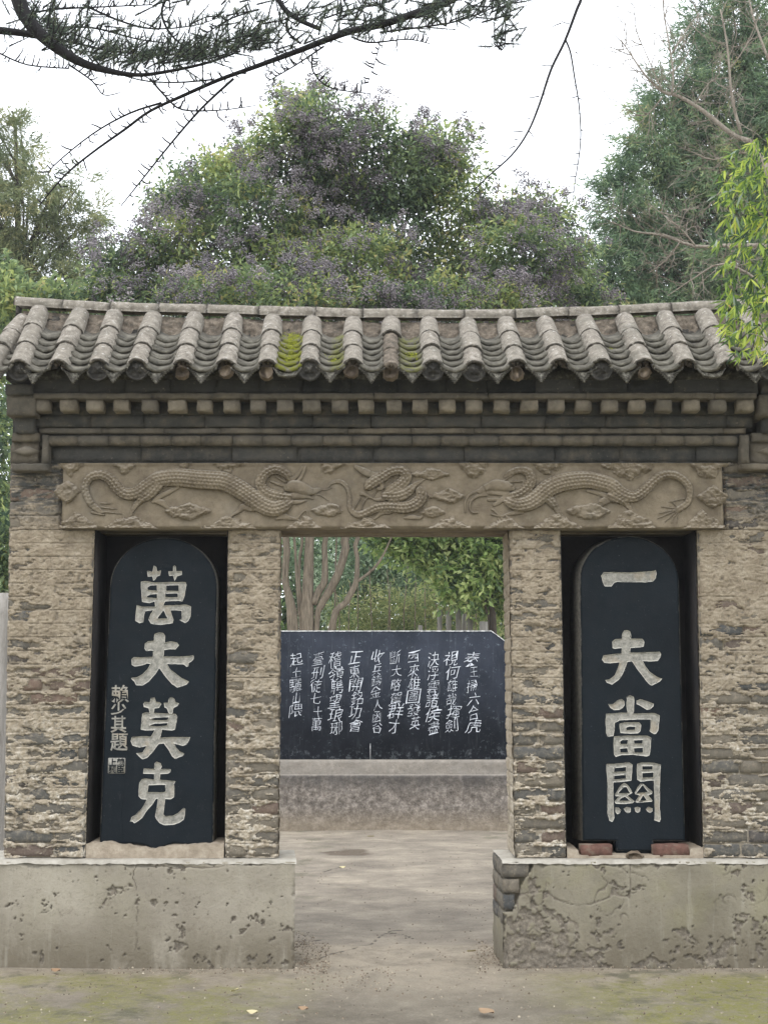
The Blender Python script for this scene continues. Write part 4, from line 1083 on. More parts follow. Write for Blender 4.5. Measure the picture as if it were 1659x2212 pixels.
# side face of the right plinth: render below, bared bricks above
step = .007
T_, Z = np.meshgrid(np.linspace(0, 1, 60), np.linspace(-.03, z1, 80))
Xs = a+(bkr-a)*T_; Ys = PY+.004+(TH-PY-.004)*T_
f = fbm(T_*8, Z*14, 4, 12); Hs = (f-.5)*.012; bare = sstep(.26, .30, Z+(f-.5)*.16+T_*.06-.05)
Hs -= bare*.03
link('plinth_side', grid_mesh('plinth_side', Xs-Hs, Ys, Z, {'flake': bare}), M['cement_cracked'], oR)
# bared corner bricks
zz_ = [ (1862, 1896), (1899, 1930), (1933, 1966), (1969, 1998)]
for n_, (va, vb) in enumerate(zz_):
    A_, B_ = at(1086, vb, PY), at(1086, va, PY); hh = B_.z-A_.z; zc = (A_.z+B_.z)/2
    L = (.135, .085, .06, .04)[n_]
    if n_ < 3: put_brick(a+L/2+.004, PY+.006, zc, L, hh-.004, oR, M['brick'], depth=.06, rnd=.002)
    ang = math.atan2(TH-PY, bkr-a)
    for t0, t1 in (((.03, .42), (.45, .97)) if n_ % 2 else ((.03, .62), (.65, .97))):
        Lb = (t1-t0)*math.hypot(TH-PY, bkr-a); tm = (t0+t1)/2
        o = put_brick(a+(bkr-a)*tm-.002, PY+(TH-PY)*tm, zc, Lb, hh-.004, oR, M['brick'], depth=.05, rnd=.002)
        o.rotation_euler = (0, 0, ang-math.pi)
# small stub of broken masonry behind the right plinth end
sb = empty('loose_brick_stub', (0, 0, 0), oR)
# sills under the steles
for (ua, ub_, seed) in ((184, 486, 3), (1223, 1520, 8)):
    A_, B_ = at(ua, 1857, .005), at(ub_, 1820 if seed == 3 else 1830, .005)
    w = 150; h = 14; X, T_ = np.meshgrid(np.linspace(A_.x+.004, B_.x-.004, w), np.linspace(0, 1, h))
    top = B_.z-.012+(fbm(X*9, X*0, 4, seed, .6)-.5)*.05
    if seed == 8: top = np.where((X > at(1250, 1850, 0).x) & (X < at(1490, 1850, 0).x), ZB+.012, top)
    if seed == 3: top = top-.03*np.exp(-((X-at(335, 1840, 0).x)/.06)**2)
    Z = ZB-.004+(top-ZB+.004)*T_; Yg = .006-(fbm(X*14, Z*14, 4, seed)-.5)*.012
    si = link('sill', grid_mesh('sill', X, Yg, Z), M['sill'], gate)
    X2, T2 = np.meshgrid(X[0], np.linspace(0, 1, 8)); Z2 = top[0][None, :]+(fbm(X2*12, T2*4, 3, seed)-.5)*.01*(T2 > 0); Y2 = Yg[-1][None, :]+(TH-.04-Yg[-1][None, :])*T2
    link('sill_top', grid_mesh('sill_top', X2, Y2, Z2), M['sill'], si)
    if seed == 8:
        for (p, q) in ((1255, 1322), (1412, 1488)):
            c0, c1 = at(p, 1850, .0), at(q, 1826, .0)
            put_brick((c0.x+c1.x)/2, .003, (c0.z+c1.z)/2, c1.x-c0.x, c1.z-c0.z, si, M['red_brick'], depth=.1, name='red_brick', tilt=-.02)
        c0 = at(1370, 1845, .0); o = link('cement_lump', lump_mesh(99, .038, .06), M['clay'], si); o.location = (c0.x, .012, c0.z-.012); o.scale = (1.3, 1, .8)

# ================================================================== STELES
CH = {
 'wan': (330, 1460, [[(45, 22), (56, 24), (59, 10), (65, 14), (67, 23), (75, 21), (73, 32), (66, 34), (63, 41), (58, 44), (56, 34), (46, 35)],
   [(91, 23), (101, 23), (101, 13), (104, 10), (107, 13), (108, 23), (120, 22), (120, 31), (109, 34), (107, 40), (104, 44), (101, 32), (92, 33)],
   [(31, 45), (42, 44), (60, 47), (128, 46), (130, 52), (126, 75), (121, 88), (112, 87), (84, 88), (80, 97), (130, 95), (140, 99), (139, 120), (134, 130), (127, 135), (115, 128), (120, 125), (119, 108), (95, 107), (102, 128), (100, 135), (75, 139), (53, 136), (48, 128), (52, 115), (58, 107), (41, 109), (38, 118), (37, 133), (28, 135), (19, 130), (20, 115), (22, 96), (35, 100), (62, 99), (61, 88), (50, 92), (34, 89), (32, 65)]],
   [[(46, 58), (52, 54), (66, 53), (66, 65), (46, 63)], [(86, 54), (113, 53), (113, 66), (86, 65)], [(44, 77), (52, 73), (66, 72), (66, 81), (46, 80)], [(84, 71), (111, 71), (111, 79), (84, 79)], [(80, 107), (89, 125), (67, 125)]]),
 'fu': (330, 1630, [[(61, 17), (70, 14), (80, 15), (84, 21), (83, 36), (97, 33), (110, 36), (114, 42), (106, 51), (95, 50), (82, 52), (80, 67), (84, 66), (115, 66), (137, 65), (145, 63), (146, 70), (142, 76), (135, 80), (134, 87), (130, 88), (123, 83), (88, 82), (93, 92), (107, 103), (120, 113), (136, 120), (130, 127), (110, 133), (99, 126), (85, 110), (71, 91), (63, 104), (48, 121), (35, 129), (21, 128), (17, 120), (10, 114), (12, 112), (22, 111), (35, 104), (46, 93), (52, 82), (45, 81), (35, 85), (18, 88), (12, 84), (11, 72), (16, 67), (30, 68), (57, 67), (58, 53), (43, 54), (39, 49), (40, 38), (47, 33), (59, 32)]], []),
 'mo': (330, 1800, [[(36, 27), (40, 23), (51, 24), (53, 15), (61, 14), (64, 23), (72, 24), (76, 27), (71, 36), (61, 37), (59, 49), (51, 49), (48, 37), (38, 34)],
   [(81, 25), (90, 25), (92, 15), (98, 13), (104, 17), (106, 24), (114, 26), (110, 32), (102, 36), (100, 47), (95, 51), (90, 46), (87, 37), (82, 35)],
   [(34, 48), (42, 46), (60, 47), (95, 48), (106, 49), (110, 55), (108, 65), (105, 83), (98, 85), (77, 83), (75, 93), (73, 100), (100, 99), (138, 99), (135, 107), (130, 115), (122, 118), (103, 113), (108, 122), (115, 130), (125, 135), (122, 140), (105, 146), (99, 141), (93, 130), (81, 113), (70, 114), (58, 130), (45, 144), (35, 147), (27, 141), (21, 134), (35, 132), (43, 119), (28, 121), (14, 118), (9, 108), (12, 99), (35, 97), (53, 98), (58, 90), (61, 84), (45, 85), (31, 83), (33, 65)]],
   [[(50, 60), (63, 57), (92, 56), (89, 62), (63, 63)], [(50, 74), (62, 70), (89, 69), (88, 74), (66, 76)]]),
 'ke': (330, 1970, [[(36, 37), (38, 26), (50, 26), (61, 27), (61, 14), (66, 11), (74, 15), (77, 22), (74, 27), (96, 27), (95, 33), (90, 37), (73, 38), (72, 50), (104, 53), (106, 54), (103, 60), (104, 80), (103, 88), (97, 92), (84, 92), (82, 107), (80, 125), (84, 129), (100, 128), (112, 122), (120, 114), (124, 111), (127, 113), (127, 125), (124, 136), (115, 143), (100, 148), (80, 148), (72, 144), (65, 135), (62, 129), (65, 115), (68, 91), (64, 92), (56, 104), (44, 118), (34, 133), (25, 140), (17, 144), (13, 140), (8, 141), (11, 131), (20, 126), (33, 113), (41, 100), (43, 93), (32, 92), (26, 85), (27, 70), (28, 57), (33, 49), (42, 47), (60, 50), (60, 38)]],
   [[(48, 62), (84, 61), (85, 75), (80, 77), (46, 77)]]),
 'yi': (1540, 1420, [[(20, 66), (26, 58), (40, 58), (80, 59), (115, 57), (135, 55), (138, 53), (140, 62), (138, 72), (132, 78), (115, 80), (55, 79), (48, 82), (43, 89), (28, 89), (24, 80)]], []),
 'fu2': (1540, 1620, [[(66, 25), (70, 18), (77, 17), (83, 20), (85, 28), (84, 36), (110, 36), (114, 43), (112, 53), (100, 55), (84, 56), (82, 66), (95, 66), (120, 65), (147, 64), (150, 69), (148, 76), (143, 84), (130, 85), (110, 84), (115, 94), (125, 107), (140, 118), (152, 122), (148, 128), (130, 137), (122, 133), (110, 117), (97, 100), (87, 85), (77, 86), (73, 98), (66, 114), (57, 126), (44, 135), (33, 131), (29, 125), (38, 124), (50, 114), (57, 98), (60, 87), (40, 89), (27, 88), (22, 80), (25, 72), (45, 69), (64, 68), (65, 56), (50, 58), (45, 56), (44, 42), (50, 37), (65, 36)]], []),
 'dang': (1540, 1800, [[(76, 12), (83, 9), (91, 12), (92, 20), (91, 44), (89, 48), (135, 47), (147, 52), (145, 70), (144, 85), (139, 92), (134, 93), (124, 86), (127, 80), (127, 61), (100, 61), (60, 63), (50, 68), (49, 85), (47, 97), (35, 98), (31, 90), (30, 65), (31, 49), (45, 48), (77, 46), (75, 30)],
   [(36, 28), (46, 28), (55, 20), (64, 17), (70, 21), (71, 30), (67, 36), (60, 40), (48, 41), (40, 36)], [(97, 20), (104, 17), (115, 20), (126, 24), (134, 27), (133, 33), (126, 39), (118, 40), (108, 33), (97, 28)],
   [(60, 70), (72, 67), (102, 67), (107, 73), (105, 86), (100, 91), (85, 92), (62, 90), (60, 80)], [(48, 98), (70, 96), (120, 96), (128, 100), (127, 125), (125, 139), (118, 141), (90, 137), (65, 138), (52, 142), (48, 137), (47, 115)]],
   [[(74, 79), (82, 76), (94, 77), (93, 83), (75, 84)], [(61, 109), (67, 105), (78, 105), (77, 114), (63, 114)], [(91, 106), (110, 105), (109, 113), (92, 113)], [(61, 124), (77, 123), (78, 132), (62, 132)], [(91, 123), (110, 122), (110, 132), (92, 132)]]),
 'guan': (1540, 1960, [[(32, 24), (50, 24), (80, 21), (88, 26), (87, 45), (86, 60), (75, 62), (47, 64), (47, 80), (47, 110), (49, 140), (45, 150), (38, 147), (34, 130), (34, 100), (34, 60), (31, 35)],
   [(98, 24), (108, 21), (135, 22), (149, 26), (148, 45), (147, 80), (147, 120), (149, 143), (147, 150), (135, 146), (136, 125), (135, 90), (134, 60), (120, 61), (105, 63), (98, 58), (97, 40)],
   [(66, 67), (71, 65), (80, 72), (88, 87), (77, 93), (83, 97), (92, 105), (88, 109), (70, 111), (52, 110), (49, 106), (55, 98), (60, 94), (52, 94), (50, 91), (53, 86), (58, 76)],
   [(105, 67), (112, 67), (120, 75), (131, 84), (130, 89), (122, 92), (131, 103), (130, 106), (115, 107), (98, 108), (94, 106), (99, 98), (104, 92), (94, 90), (92, 86), (98, 76)],
   [(51, 118), (58, 119), (63, 124), (60, 131), (55, 133), (51, 128)], [(69, 121), (75, 117), (84, 119), (84, 128), (78, 130), (73, 127)], [(92, 119), (98, 117), (105, 119), (104, 127), (99, 130), (94, 127)], [(117, 121), (123, 117), (131, 120), (131, 127), (125, 130), (119, 126)]],
   [[(48, 33), (74, 31), (74, 40), (48, 42)], [(48, 50), (74, 48), (74, 56), (48, 58)], [(109, 29), (131, 29), (131, 36), (109, 37)], [(109, 44), (133, 43), (133, 53), (110, 54)], [(69, 74), (75, 74), (82, 87), (57, 88)], [(59, 104), (64, 98), (72, 95), (83, 104)], [(110, 70), (121, 85), (97, 87)], [(111, 92), (119, 103), (104, 104)]]),
}
SY = .075
def stele(ut_c, half_t, vt, ub_c, half_b, vb, chars, label, seed, tenon=False):
    tp = at(ut_c, vt, SY); bt = at(ub_c, vb, SY); z1, z0 = tp.z, bt.z
    # half width near the top of the straight sides, and at the foot
    k = px(SY); hw1 = half_t*k; hw0 = half_b*k; zs = z1-hw1*.92
    root = empty('inscribed_stele', (bt.x, SY+.08, z0)); tag(root, label, 'stele')
    g_ = .0042
    gx = np.arange(min(tp.x-hw1, bt.x-hw0)-.02, max(tp.x+hw1, bt.x+hw0)+.02, g_); gz = np.arange(z0-.07, z1+.02, g_)
    X, Z = np.meshgrid(gx, gz)
    t = np.clip((Z-z0)/(zs-z0), 0, 1); cx = bt.x+(tp.x-bt.x)*t; hw = hw0+(hw1-hw0)*t
    side = hw-np.abs(X-cx); arch = hw1-np.hypot(X-tp.x, (Z-zs)*(hw1/(z1-zs)))
    arch = np.where(Z > zs, arch, 1); Sd = np.minimum(side, arch)
    foot = Z-z0-(0 if tenon else 1)*((fbm(X*9, X*0, 3, 5)-.5)*.03-.03*np.exp(-((X-bt.x)/.05)**2))
    if tenon: foot = np.maximum(foot, np.minimum(.10-np.abs(X-bt.x-.005), Z-z0+.055))
    Sd = np.minimum(Sd, foot)
    H = (fbm(X*3, Z*3, 3, seed)-.5)*.004-.010*sstep(.010, 0, Sd)
    letters = []
    alls = np.full(X.shape, -1.)
    for c in chars:
        ox, oy, outs, holes = CH[c]
        def wp(poly):
            r = []
            for a_, b_ in poly:
                u, v = sp(ox+a_*10/8.295, oy+b_*10/8.295); w = at(u, v, SY); r.append((w.x, w.z))
            return r
        pts = [q for p in outs for q in wp(p)]; x0, x1 = min(p[0] for p in pts)-.02, max(p[0] for p in pts)+.02; zz0, zz1 = min(p[1] for p in pts)-.02, max(p[1] for p in pts)+.02
        fx = np.arange(x0, x1, .0024); fz = np.arange(zz0, zz1, .0024); FX, FZ = np.meshgrid(fx, fz)
        s = np.full(FX.shape, -1.)
        for p in outs: s = np.maximum(s, poly_sd(FX, FZ, wp(p)))
        for p in holes: s = np.minimum(s, -poly_sd(FX, FZ, wp(p)))
        s += (fbm(FX*60, FZ*60, 3, seed+3)-.5)*.0035
        Hl = .0012-np.minimum(np.maximum(s, 0)*1.3, .0065)+(fbm(FX*120, FZ*120, 2, seed)-.5)*.0016*(s > .003)
        letters.append((fx, fz, s, Hl))
        ci = (gx > x0) & (gx < x1); ri = (gz > zz0) & (gz < zz1)
        sub = np.ix_(ri, ci); XX, ZZ = X[sub], Z[sub]
        s2 = np.full(XX.shape, -1.)
        for p in outs: s2 = np.maximum(s2, poly_sd(XX, ZZ, wp(p)))
        for p in holes: s2 = np.minimum(s2, -poly_sd(XX, ZZ, wp(p)))
        alls[sub] = np.maximum(alls[sub], s2)
    H = H-np.minimum(np.maximum(alls-.002, 0)*3, .014)
    # hairline crack on the left stone
    if not tenon:
        c0 = at(268, 1640, SY).x; crk = np.abs(X-c0-.004*np.sin(Z*22)-(Z-.9)*.015); H -= .003*sstep(.003, .0, crk)*(Z < at(268, 1660, SY).z)
    edge = sstep(.012, .0, Sd)*sstep(.40, .6, fbm(X*14, Z*14, 3, seed+4))
    face = link('face', contour_mesh('face', gx, gz, Sd, H, SY, {'edge': edge}), M['black'], root)
    for fx, fz, s, Hl in letters:
        # letters follow the slight unevenness of the stone
        FX, FZ = np.meshgrid(fx, fz); Hl = Hl+(fbm(FX*3, FZ*3, 3, seed)-.5)*.004
        link('carved_character', contour_mesh('carved_character', fx, fz, s, Hl, SY-.0006, {'edge': sstep(.0045, .001, s)}), M['letter'], root)
    # body
    out = []
    n = 24
    for i in range(n+1):
        a_ = math.pi*i/n; out.append((tp.x+math.cos(a_)*hw1, zs+math.sin(a_)*(z1-zs)))
    out += [(bt.x-hw0, z0+.0), (bt.x+hw0, z0+.0)]
    sh = -.036 if tenon else 0
    V = [(x, SY+.009, z) for x, z in out]+[(x+sh, SY+.16, z) for x, z in out]; m = len(out)
    F = [[i, (i+1) % m, m+(i+1) % m, m+i] for i in range(m)]+[[m+i for i in range(m)], [i for i in range(m)][::-1]]
    V2 = [(bt.x+(x-bt.x)*1.0, y, z) for x, y, z in V]
    link('slab', fast_mesh('slab', np.array(V2), F), M['stoneside'], root)
    if tenon: MB().box(bt.x-.095, bt.x+.105, SY+.009, SY+.12, ZB-.0, z0+.001).build('tenon', M['black'], root)
    return root
stL = stele(356, 115, 1161, 338, 119, 1826, ['wan', 'fu', 'mo', 'ke'], 'black round-topped stele with four large characters and a small signature column', 3)
stR = stele(1357, 106, 1158, 1369, 107.5, 1817, ['yi', 'fu2', 'dang', 'guan'], 'black round-topped stele resting on red bricks, lone horizontal stroke at top', 8, True)
for s_ in (stL, stR):
    for ch_ in s_.children: pass

# text helper: built-in glyph outlines turned to meshes
def glyph(name, ch, size, mat, parent, P, shear=0.0, rot=0.0, thick=0.0, ext=.0015, warp=0.0, seed=0, sx=1.0):
    cu = bpy.data.curves.new('glyph', 'FONT'); cu.body = ch; cu.size = size; cu.extrude = ext; cu.offset = thick; cu.resolution_u = 3
    cu.align_x = 'CENTER'; cu.align_y = 'CENTER'; cu.shear = shear
    t = bpy.data.objects.new('glyph', cu); C.objects.link(t)
    dg = bpy.context.evaluated_depsgraph_get(); me = bpy.data.meshes.new_from_object(t.evaluated_get(dg))
    bpy.data.objects.remove(t); bpy.data.curves.remove(cu)
    n = len(me.vertices); co = np.zeros(n*3, np.float32); me.vertices.foreach_get('co', co); co = co.reshape(-1, 3)
    cen = (co.min(0)+co.max(0))/2; co[:, 0] -= cen[0]; co[:, 1] -= cen[1]
    co[:, 0] *= sx
    if warp:
        s_ = size; co[:, 0] += (fbm(co[:, 0]/s_*3, co[:, 1]/s_*3, 2, seed)-.5)*warp*s_*2; co[:, 1] += (fbm(co[:, 0]/s_*3+9, co[:, 1]/s_*3, 2, seed+3)-.5)*warp*s_*2
    me.vertices.foreach_set('co', co.ravel()); me.update(); me.name = name
    me.materials.clear()
    o = link(name, me, mat, parent)
    M_ = Matrix.Translation(P) @ Matrix.Rotation(math.pi/2, 4, 'X') @ Matrix.Rotation(rot, 4, 'Z')
    o.matrix_basis = M_; return o
# signature column and seal on the left stele
for chh, u, v, s_, sx in (('賴', 313, 1499, .100, 1.0), ('少', 308, 1530, .075, 1.15), ('其', 310, 1564, .098, .9), ('題', 313, 1603, .105, .95)):
    u = {'賴': 260, '少': 257, '其': 257, '題': 258}[chh]
    glyph('signature_character', chh, s_, M['letter'], stL, at(u, v, SY-.0035), sx=sx, thick=.0012, warp=.03, seed=v)
q0, q1 = at(234, 1671, SY), at(272, 1637, SY)
seal = link('seal', fast_mesh('seal', np.array([(x, y, z) for y in (SY-.003, SY+.004) for x, z in ((q0.x+.004, q0.z), (q1.x-.004, q0.z), (q1.x, q0.z+.004), (q1.x, q1.z-.004), (q1.x-.004, q1.z), (q0.x+.004, q1.z), (q0.x, q1.z-.004), (q0.x, q0.z+.004))]),
      [list(range(8))]+[[i, 8+i, 8+(i+1) % 8, (i+1) % 8] for i in range(8)]), M['letter'], stL)
for chh, du, dv in (('上', .26, .27), ('賴', .74, .27), ('興', .26, .74), ('臣', .74, .74)):
    P_ = Vector((q0.x+(q1.x-q0.x)*du, SY-.0045, q1.z+(q0.z-q1.z)*dv)); glyph('seal_character', chh, .043, M['black'], seal, P_, thick=.0010, ext=.001)

# ================================================================== BLACK BOARD BEHIND THE GATE
BY = 6.85
bd = empty('inscription_board', tuple(ground_at(840, 1788)))
tag(bd, 'long black stone board with columns of white brush writing behind the gate', 'monument')
c0, c1 = at(560, 1640, BY), at(1100, 1363, BY)
ch_ = 38*px(BY)
out = [(c0.x, c0.z), (c1.x, c0.z), (c1.x, c1.z-ch_*.75), (c1.x-ch_, c1.z), (c0.x+ch_, c1.z), (c0.x, c1.z-ch_*.75)]
V = [(x, BY, z) for x, z in out]+[(x, BY+.2, z) for x, z in out]; m = 6
link('board', fast_mesh('board', np.array(V), [list(range(m))]+[[m+i for i in range(m)][::-1]]+[[i, m+i, m+(i+1) % m, (i+1) % m] for i in range(m)]), M['board'], bd)
# pale chipped rim along the top edge
mb = MB(); pr = [(c0.x+ch_, c1.z), (c1.x-ch_, c1.z), (c1.x, c1.z-ch_*.75)]
for (xa_, za_), (xb_, zb_) in zip(pr[:-1], pr[1:]):
    n = 60 if za_ == zb_ else 14
    for i in range(n):
        t0, t1 = i/n, (i+1)/n; h0 = R.uniform(.003, .008)
        xA, xB = interp(xa_, xb_, t0), interp(xa_, xb_, t1); zA, zB = interp(za_, zb_, t0), interp(za_, zb_, t1)
        mb.prism8([(xA, BY-.004, zA-h0), (xB, BY-.004, zB-h0), (xB, BY+.06, zB-h0), (xA, BY+.06, zA-h0), (xA, BY-.004, zA+.003), (xB, BY-.004, zB+.003), (xB, BY+.06, zB+.003), (xA, BY+.06, zA+.003)])
mb.build('rim', M['rim'], bd)
s0 = at(800, 1640, BY); MB().box(s0.x-.0022, s0.x+.0022, BY-.002, BY+.01, c0.z, c0.z+.16).build('seam', M['rim'], bd)
def base_tier(ua, ub, va, vb, Y, depth, name, seed):
    a_, b_ = at(ua, vb, Y), at(ub, va, Y); z0 = max(a_.z, -.03) if vb < 1780 else -.03
    w = 260; h = max(8, int((b_.z-z0)/.012)); X, Z = np.meshgrid(np.linspace(a_.x, b_.x, w), np.linspace(z0, b_.z, h))
    H = (fbm(X*6, Z*9, 5, seed, .6)-.5)*.03; H -= .015*sstep(.02, 0, b_.z-Z)
    o = link(name, grid_mesh(name, X, Y-H, Z), M['granite'], bd)
    MB().box(a_.x, b_.x, Y+.018, Y+depth, z0, b_.z-.004).build(name+'_body', M['granite'], o)
base_tier(540, 1120, 1641, 1674, BY-.06, .34, 'base_block', 4); base_tier(530, 1135, 1673, 1790, BY-.13, .5, 'base_block', 6)
cols_txt = ['秦王掃六合虎', '視何雄哉揮劍', '決浮雲諸侯盡', '西來雄圖發英', '斷大略駕群才', '收兵鑄金人函谷', '正東開銘功會', '稽嶺騁望琅琊', '臺刑徒七十萬', '起土驪山隈']
cx_ = [1021, 977, 934, 894, 853, 812, 769, 726, 685, 638]; vy = [(880, 1420), (880, 1415), (880, 1430), (865, 1400), (870, 1420), (870, 1430), (870, 1420), (880, 1440), (880, 1410), (885, 1320)]
for txt, u, (ya, yb) in zip(cols_txt, cx_, vy):
    n = len(txt); va, vb = 1128+.32*ya, 1128+.32*yb; dv = (vb-va)/n
    for i, chh in enumerate(txt):
        s_ = dv*px(BY)*R.uniform(.95, 1.18)
        if chh in '王六七十土山大人': s_ *= .85
        glyph('brushed_character', chh, s_, M['chalk'], bd, at(u+R.uniform(-3, 3), va+dv*(i+.5)+R.uniform(-1.5, 1.5), BY-.003), shear=R.uniform(.15, .4), rot=R.uniform(.02, .2), thick=-.0022, ext=.001, warp=R.uniform(.08, .13), seed=i*7+int(u), sx=R.uniform(.78, 1.1))

# ================================================================== FOLIAGE
def leaf_quads(P, D, Nn, L, Wd, tint, fold=.25, name='foliage'):
    """P base, D direction, Nn side-normal hint; rhombic folded leaves"""
    D = D/np.maximum(np.linalg.norm(D, axis=1, keepdims=True), 1e-9)
    Sd = np.cross(D, Nn); Sd /= np.maximum(np.linalg.norm(Sd, axis=1, keepdims=True), 1e-9)
    N2 = np.cross(Sd, D)
    L = np.asarray(L)[:, None]; Wd = np.asarray(Wd)[:, None]
    mid = P+D*L*.45-N2*L*.0
    a = P; b = mid+Sd*Wd*.5+N2*Wd*fold; c = P+D*L-N2*L*.12; d = mid-Sd*Wd*.5+N2*Wd*fold
    V = np.stack([a, b, c, d], 1).reshape(-1, 3); n = len(P); i = np.arange(n)*4
    F = np.concatenate([np.stack([i, i+1, i+2], -1), np.stack([i, i+2, i+3], -1)])
    return fast_mesh(name, V, F, False, {'tint': np.repeat(tint, 4)})
def rand_dirs(n): v = NR.normal(size=(n, 3)); return v/np.linalg.norm(v, axis=1, keepdims=True)
def crown_points(lobes, Y, per_m2, depthf=.8, shell=.45, yj=.6):
    """clump centres on and inside ellipsoid lobes given in the photo frame"""
    out = []; nor = []
    for (u, v, ru, rv) in lobes:
        yc = Y+R.uniform(-yj, yj); c = at(u, v, yc); k = px(yc); a, b = ru*k, rv*k
        n = int(4*math.pi*((a+b)/2)**2*per_m2)
        d = rand_dirs(n); d[:, 1] -= .35; d /= np.linalg.norm(d, axis=1, keepdims=True); r = 1-shell*NR.random((n, 1))**2
        p = np.array([c.x, c.y, c.z])+d*r*np.array([a, max(a, b)*depthf, b])
        out.append(p); nor.append(d)
    return np.concatenate(out), np.concatenate(nor)
def tubes(paths, name, mat, parent, Y=None, seg=7, sub=3):
    mb = MB()
    for P in paths: mb.tube([tuple(p) for p in (smooth_path(P, sub) if len(P) > 2 else P)], seg)
    return mb.build(name, mat, parent, True)
def thin(P, k): return [(p[0], p[1], p[2], p[3]*k) for p in P]
def pxpath(pts, Y, dy=0):
    o = []; n = len(pts)
    for i, p in enumerate(pts):
        y = Y+dy*i/max(n-1, 1)+(p[3] if len(p) > 3 else 0); w = at(p[0], p[1], y); o.append((w.x, w.y, w.z, p[2]*px(y)))
    return o

# ---- the privet with purple berries behind the gate
TY = 11.0
base = ground_at(670, 1712); base.y = TY; base = Vector((at(668, 1500, TY).x, TY, 0))
tree = empty('berry_tree', tuple(base)); tag(tree, 'broad evergreen tree hung with purple-grey berries, several stems, centre behind the roof', 'tree')
b0 = (base.x, TY, -.05)
def stem(pts, extra_top=None, dy=0):
    P = pxpath(pts, TY, dy); r0 = P[0][3]; return [(b0[0]+(P[0][0]-b0[0])*.5, TY, -.05, r0*1.25)]+P
stems = [stem([(664, 1362, 15), (664, 1295, 13.5), (667, 1220, 11), (670, 1145, 10), (690, 900, 8), (720, 640, 6), (740, 450, 4), (700, 280, 2)]),
         pxpath([(676, 1305, 9), (690, 1275, 8.5), (701, 1255, 8), (702, 1205, 6.5), (706, 1145, 6), (760, 900, 5), (830, 640, 4), (900, 400, 2)], TY),
         stem([(684, 1362, 6), (693, 1310, 8), (714, 1272, 9), (732, 1235, 9), (747, 1182, 9), (750, 1145, 9), (830, 900, 7), (960, 650, 5), (1050, 520, 3)]),
         stem([(715, 1362, 7.5), (747, 1302, 7), (769, 1257, 6), (772, 1205, 5), (778, 1145, 5), (900, 900, 4), (1100, 650, 3)]),
         pxpath([(772, 1256, 4), (790, 1243, 3), (812, 1223, 3), (830, 1195, 2.2), (850, 1150, 1.5)], TY),
         stem([(631, 1362, 11), (627, 1302, 10), (613, 1250, 6)]), stem([(640, 1362, 6), (628, 1300, 6), (616, 1245, 7.5), (616, 1145, 8), (560, 900, 6), (480, 640, 4), (420, 450, 2)]),
         stem([(650, 1362, 4), (647, 1330, 3.5), (640, 1235, 3), (634, 1145, 3), (600, 900, 3)]), stem([(655, 1362, 4), (646, 1260, 4), (648, 1200, 3.5), (653, 1145, 3.5), (640, 900, 3), (600, 600, 3)]),
         pxpath([(725, 1360, 1.8), (724, 1280, 1.8), (727, 1160, 1.8)], TY+.8)]
tubes(stems, 'trunk', M['tan_bark'], tree)
LOB = [(655, 235, 60, 42), (700, 270, 70, 50), (625, 300, 70, 50), (740, 335, 90, 65), (640, 375, 100, 70), (815, 300, 50, 45), (900, 330, 65, 42), (960, 318, 45, 32), (985, 395, 65, 62), (870, 400, 100, 75),
       (520, 365, 60, 40), (470, 390, 70, 50), (390, 415, 48, 45), (365, 445, 38, 40), (460, 450, 85, 55), (560, 470, 110, 75), (700, 470, 120, 80), (850, 490, 120, 80), (990, 490, 85, 52), (1085, 470, 60, 42), (1150, 465, 60, 42),
       (1200, 500, 42, 48), (1130, 545, 110, 70), (1225, 580, 48, 55), (400, 530, 75, 55), (335, 540, 48, 40), (275, 570, 60, 45), (235, 610, 36, 40), (300, 635, 95, 45), (440, 600, 110, 65), (600, 590, 140, 75), (760, 585, 150, 80),
       (920, 600, 130, 70), (1050, 620, 120, 60), (1180, 640, 100, 50), (560, 700, 330, 70), (900, 700, 330, 70), (1250, 660, 50, 40)]
P, N = crown_points(LOB, TY, 14, .75, .5)
kz = 54
cl = np.repeat(P, kz, 0)+NR.normal(size=(len(P)*kz, 3))*np.array([.13, .13, .10]); nn_ = np.repeat(N, kz, 0)
D = nn_*.6+NR.normal(size=cl.shape)*.6+np.array([0, 0, -.15])
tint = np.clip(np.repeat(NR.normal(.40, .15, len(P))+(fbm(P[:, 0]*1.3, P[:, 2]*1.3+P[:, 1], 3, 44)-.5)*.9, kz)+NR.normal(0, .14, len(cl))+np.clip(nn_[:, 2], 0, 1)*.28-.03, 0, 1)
n = len(cl); print('privet leaves', n)
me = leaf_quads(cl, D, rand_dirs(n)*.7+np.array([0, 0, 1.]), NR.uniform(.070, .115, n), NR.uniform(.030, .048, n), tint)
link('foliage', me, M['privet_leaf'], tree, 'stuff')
# berry panicles: fuzzy heads of small fruit
patch = fbm(P[:, 0]*1.7+3, P[:, 2]*1.7+P[:, 1]*.5, 3, 14)
sel = np.argwhere((patch+NR.normal(0, .07, len(P)) > .485) & (N[:, 1] < .35)).ravel(); print('panicles', len(sel))
bp = P[sel]+N[sel]*.20+np.array([0, -.10, .05]); kb = 110
hl = np.repeat(NR.normal(size=(len(bp)*4, 3))*np.array([.085, .07, .07]), kb//4+1, 0)[:len(bp)*(kb//4+1)*4]; kb = (kb//4+1)*4
off = hl+NR.normal(size=(len(bp)*kb, 3))*np.array([.034, .034, .036]); c = np.repeat(bp, kb, 0)+off
s = NR.uniform(.007, .012, len(c))[:, None]
t4 = np.array([(1, 1, 1), (1, -1, -1), (-1, 1, -1), (-1, -1, 1)], float)
V = (c[:, None, :]+t4[None]*s[:, None, :]*.85).reshape(-1, 3); i = np.arange(len(c))*4
